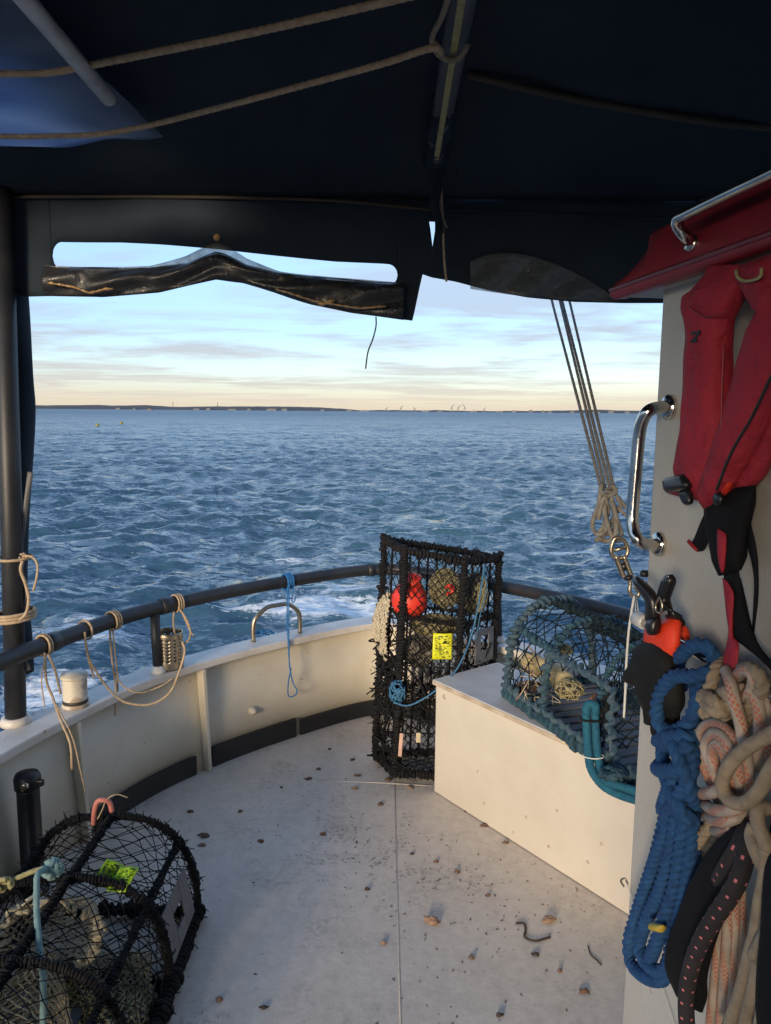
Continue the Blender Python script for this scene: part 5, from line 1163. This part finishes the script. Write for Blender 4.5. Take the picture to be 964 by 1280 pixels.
def lash(name_, label, i, turns, tails, mat_, cat='cord', rad=.0048, group=None):
    q = railc[i]; T = unit(railc[i + 1] - railc[i - 1]); t = thing(name_, label, cat, q, group); B = np.cross(T, [0, 0, 1.0])
    for k in range(turns):
        th = np.linspace(0, 2 * PI, 22, endpoint=False); c = q + T * (k - turns / 2) * rad * 2.3
        MB().tube(c + np.cos(th)[:, None] * B * .0365 + np.sin(th)[:, None] * np.array([0, 0, .0365]) + (np.sin(th * .5) * rad)[:, None] * T, rad, 7, closed=True, lobes=3, pitch=.02).build('turn', M[mat_], t)
    for pts in tails:
        if isinstance(pts[0], (int, float)): r_, pts = pts[0], pts[1]
        else: r_ = rad
        MB().tube(sp([aty(x, y, q[1] + d) for x, y, d in pts], .008), r_, 7, lobes=3, pitch=r_ * 6).build('tail', M[mat_], t)
    return t
lash('rail_lashing', 'frayed tan twine tied on the rail nearest the canopy post', rail_at(55), 2, [[(56, 816, -.05), (58, 850, -.06), (66, 872, -.08), (76, 900, -.11), (88, 930, -.14), (90, 962, -.15)], [(60, 818, -.05), (68, 835, -.06), (72, 850, -.06), (76, 868, -.07)], [.0025, ((57, 820, -.05), (52, 850, -.05), (56, 884, -.06))], [.003, ((70, 880, -.1), (90, 920, -.13), (100, 960, -.15), (107, 992, -.17))]], 'twine', group='twine lashings along the port rail')
lash('rail_lashing', 'tan twine in two separate loops on the rail, second lashing along', rail_at(104), 1, [[(106, 790, -.05), (108, 808, -.05), (112, 825, -.05), (122, 842, -.05), (135, 860, -.06), (150, 874, -.06), (165, 880, -.06), (190, 880, -.05), (212, 866, -.04), (224, 840, -.03), (231, 815, -.02), (228, 802, -.01)], [.0035, ((108, 808, -.05), (112, 830, -.05), (118, 848, -.05))]], 'twine', group='twine lashings along the port rail')
lash('rail_lashing', 'tan twine in a tight double turn with straight hanging ends on the rail', rail_at(139), 3, [[(138, 782, -.04), (138, 800, -.05), (141, 830, -.05), (145, 860, -.06), (144, 894, -.07)], [.0035, ((141, 785, -.04), (144, 815, -.05), (147, 845, -.05), (147, 872, -.05))], [.003, ((143, 840, -.05), (155, 858, -.05), (175, 866, -.05), (200, 858, -.04), (216, 848, -.04))]], 'twine', group='twine lashings along the port rail')
lash('rail_lashing', 'tan twine knotted on the rail holding the perforated steel cup', rail_at(220), 3, [[(222, 758, -.03), (232, 772, -.03), (238, 788, -.03), (236, 800, -.03), (228, 806, -.03)], [(218, 760, -.03), (217, 780, -.03), (220, 798, -.03)], [.003, ((226, 762, -.03), (236, 785, -.03), (242, 795, -.03))]], 'twine', group='twine lashings along the port rail')
t = lash('cord_lashing', 'blue cord tied to the rail with a long loop hanging inside the bulwark', rail_at(362), 4, [[.0035, ((362, 730, -.04), (361, 760, -.06), (361, 800, -.09), (362, 835, -.10))], [.0035, ((360, 735, -.04), (359, 770, -.06), (362, 830, -.10), (366, 852, -.10), (371, 862, -.10), (370, 868, -.10), (363, 871, -.10), (360, 866, -.10), (361, 850, -.10), (364, 835, -.10)), ], [.0035, ((366, 735, -.04), (365, 752, -.04), (368, 752, -.04), (370, 745, -.04))], [.0035, ((350, 726, -.04), (354, 736, -.04), (358, 740, -.04), (363, 748, -.05))]], 'blue_cord', rad=.0045)

# perforated cup
cb_ = aty(213, 846, 3.07); cz = .502; cb_ = np.array([cb_[0], 3.08, cz]); cb_[0] = aty(212, 840, 3.08)[0]
cup = thing('perforated_cup', 'perforated stainless steel cup standing on the bulwark capping', 'cup', cb_)
rC, hC, na, nz = .060, .155, 40, 21
m = MB(); V = []; F = []
for k in range(nz + 1):
    for a in range(na): V.append((cb_[0] + rC * math.cos(2 * PI * a / na), cb_[1] + rC * math.sin(2 * PI * a / na), cb_[2] + .003 + hC * k / nz))
for k in range(nz):
    for a in range(na):
        if a % 3 == 1 and k % 2 == 1 and 3 < k < nz - 2: continue
        F.append((k * na + a, k * na + (a + 1) % na, (k + 1) * na + (a + 1) % na, (k + 1) * na + a))
m.add(V, F); m.build('body', M['steel_dull'], cup, smooth=True, solid=.0015)
MB().lathe(cb_, [(.0, .002), (.058, .003), (.06, .006)], 30).build('base', M['steel_dull'], cup)
th = np.linspace(0, 2 * PI, 36, endpoint=False); MB().tube(np.stack([cb_[0] + rC * np.cos(th), cb_[1] + rC * np.sin(th), np.full(36, cb_[2] + hC + .003)], -1), .0028, 7, closed=True).build('rim', M['steel_dull'], cup)
# steel hoop on the capping
hp0, hp1 = aty(317, 802, 3.45), aty(375, 786, 3.60)
hp0[2] = hp1[2] = .502; hv = hp1 - hp0
P = [hp0, hp0 + [0, 0, .07], hp0 + hv * .06 + [0, 0, .115], hp0 + hv * .28 + [0, 0, .155], hp0 + hv * .5 + [0, 0, .160], hp0 + hv * .75 + [0, 0, .155], hp0 + hv * .95 + [0, 0, .115], hp1 + [0, 0, .07], hp1]
tag(MB().tube(sp(P, .012), .0115, 12).build('steel_hoop', M['steel_dull']), 'bent steel tube hoop standing on the stern capping', 'cleat hoop')
tag(tangle(MB(), aty(331, 791, 3.48), (.045, .012, .010), 9, .004).build('cord_scrap', M['blue_cord']), 'scrap of blue cord caught at the foot of the steel hoop', 'cord')
# short white stump on the capping
p0 = aty(95, 886, 2.66); p0[2] = .502
bo = thing('pipe_stump', 'short white pipe stump with peeling paint on the port capping', 'pipe', p0)
MB().lathe(p0, [(.050, 0), (.048, .01), (.044, .014), (.044, .105), (.043, .108)], 20).build('body', M['peel'], bo)
MB().lathe(p0 + [0, 0, .109], [(.050, 0), (.051, .006), (.047, .014), (.0, .017)], 20).build('cap', M['peel'], bo)
MB().lathe(p0 + [0, 0, .004], [(.0452, .008), (.0455, .022)], 20).build('tar_band', M['rubber'], bo)
# black deck pipe with bolt
p0 = np.array([aty(34, 970, 2.30)[0], 2.30, 0]); zt = aty(34, 966, 2.30)[2]
dp = thing('deck_pipe', 'chipped black upright pipe with bolted cap by the port bulwark', 'pipe', p0)
MB().lathe(p0, [(.050, .0), (.05, .008), (.036, .012), (.0355, zt - .06), (.036, zt - .05)], 18).build('body', M['chip_black'], dp)
MB().lathe(p0 + [0, 0, zt - .05], [(.041, 0), (.042, .035), (.036, .048), (.0, .052)], 18).build('cap', M['chip_black'], dp)
MB().lathe(p0 + [.012, -.040, zt - .025], [(.0, .012), (.012, .012), (.013, 0), (.013, -.008)], 6, axis=(.1, -1, .2)).build('bolt', M['steel_dull'], dp)
MB().box(p0 + [.045, -.008, zt - .03], (.012, .008, .010)).build('lug', M['chip_black'], dp, smooth=False, bevel=.003)

# ------------------------------------------------------------------ debris on the deck
def flake(p, r_, seed, th=.004, mat_='leaf', lift=.0):
    g_ = np.random.default_rng(seed); n = 9; sk = g_.uniform(0, 6); asp = g_.uniform(.45, .9); top_, bt = [], []
    for k in range(n):
        a = 2 * PI * k / n; rr = r_ * g_.uniform(.45, 1.25); d = np.array([rr * math.cos(a + sk), rr * asp * math.sin(a + sk), 0]); bt.append(p + d + [0, 0, .001]); top_.append(p + d * .82 + [0, 0, .001 + th * g_.uniform(.4, 1.4)])
    rings = [bt, top_, [p + [0, 0, th * 1.5]] * n]
    return MB().loft(rings, caps=False).build('shell_fragment' if mat_ == 'shell' else 'leaf_scrap', M[mat_])
big = [(540, 1153, .020, 'shell', 'larger brown shell lump alone in the middle of the near deck'), (687, 1151, .018, 'shell', 'brown shell lump on the near deck right of the dark weed strand'), (386, 974, .014, 'leaf', 'brown scrap on the deck left of the tall pot, among the others'), (255, 1045, .016, 'leaf', None), (253, 1057, .012, 'shell', None), (404, 1043, .012, 'leaf', None), (326, 1052, .010, 'leaf', None), (444, 986, .016, 'shell', None), (447, 970, .012, 'leaf', None), (486, 975, .014, 'leaf', None), (512, 985, .014, 'shell', None), (560, 997, .012, 'leaf', None), (583, 1014, .013, 'leaf', None), (607, 1032, .015, 'leaf', None), (632, 1054, .010, 'leaf', None), (572, 1090, .009, 'leaf', None), (475, 1006, .010, 'leaf', None), (398, 962, .008, 'leaf', None), (412, 937, .007, 'leaf', None), (275, 1250, .010, 'shell', None), (730, 1240, .013, 'leaf', None), (590, 1198, .008, 'leaf', None), (669, 1194, .009, 'weed', None), (238, 1015, .009, 'leaf', None), (460, 1112, .008, 'weed', None), (300, 1015, .008, 'leaf', None), (440, 950, .009, 'leaf', None), (352, 985, .007, 'leaf', None), (515, 1068, .007, 'weed', None), (545, 1078, .007, 'leaf', None), (700, 1215, .006, 'leaf', None), (610, 1120, .006, 'leaf', None), (330, 1260, .009, 'weed', None), (625, 1270, .007, 'weed', None), (480, 1180, .007, 'shell', None)]
big.sort(key=lambda q: q[0]); dn = {'leaf': 0, 'shell': 0, 'weed': 0}
for k, (x, y, r_, mm, lb) in enumerate(big):
    if not lb: dn[mm] += 1
    o = lump(atz(x, y, .0) + [0, 0, r_ * .35], (r_, r_ * .75, r_ * .55), M[mm], 'shell_fragment', None, 40 + k, 14, .55) if r_ > .017 else flake(atz(x, y, .0), r_ * 1.4, 100 + k, .006, mm)
    tag(o, lb or {'leaf': 'small brown leaf scrap on the deck, {} from the left of its kind', 'shell': 'small tan shell fragment on the deck, {} from the left of its kind', 'weed': 'small black weed scrap on the deck, {} from the left of its kind'}[mm].format(ORD[dn[mm] - 1]), 'debris', {'leaf': 'brown leaf scraps on the deck', 'shell': 'tan shell fragments on the deck', 'weed': 'black weed scraps on the deck'}[mm] if not lb else None)
tag(MB().tube(sp([atz(x, y, .003) for x, y in ((645, 1154), (655, 1154), (657, 1163), (656, 1171), (668, 1176), (682, 1173), (688, 1171))], .006), .0034, 6).build('weed_strand', M['weed']), 'curled dark weed strand on the near deck', 'seaweed')
tag(MB().tube(sp([atz(x, y, .002) for x, y in ((735, 1182), (738, 1192), (746, 1200), (752, 1206))], .006), .002, 5).build('twig', M['weed']), 'thin dark twig on the deck near the cabin foot', 'twig')
m = MB()
for k in range(420):
    cx, cy, s_ = random.choice([(430, 1050, 60), (470, 1075, 45), (380, 1000, 70), (520, 1070, 50), (560, 1130, 110), (420, 980, 80), (620, 1200, 90), (300, 1020, 60), (650, 1110, 60)])
    p = atz(random.gauss(cx, s_), min(1279, max(925, random.gauss(cy, s_ * .5))), .001)
    if p[0] > .216 + (2.973 - p[1]) * .74 or p[0] < -.55: continue
    r_ = random.uniform(.001, .003); a = random.uniform(0, PI); e = np.array([math.cos(a), math.sin(a), 0]); e2 = np.array([-math.sin(a), math.cos(a), 0])
    l_ = r_ * random.uniform(1, 3.2); h_ = r_ * .5
    m.add([p + e * l_, p + e2 * r_, p - e * l_, p - e2 * r_, p + [0, 0, h_]], [(0, 1, 4), (1, 2, 4), (2, 3, 4), (3, 0, 4)])
tag(m.build('deck_grit', M['leaf'], smooth=False), 'scattered dark grit and crumbs on the deck', kind='stuff')
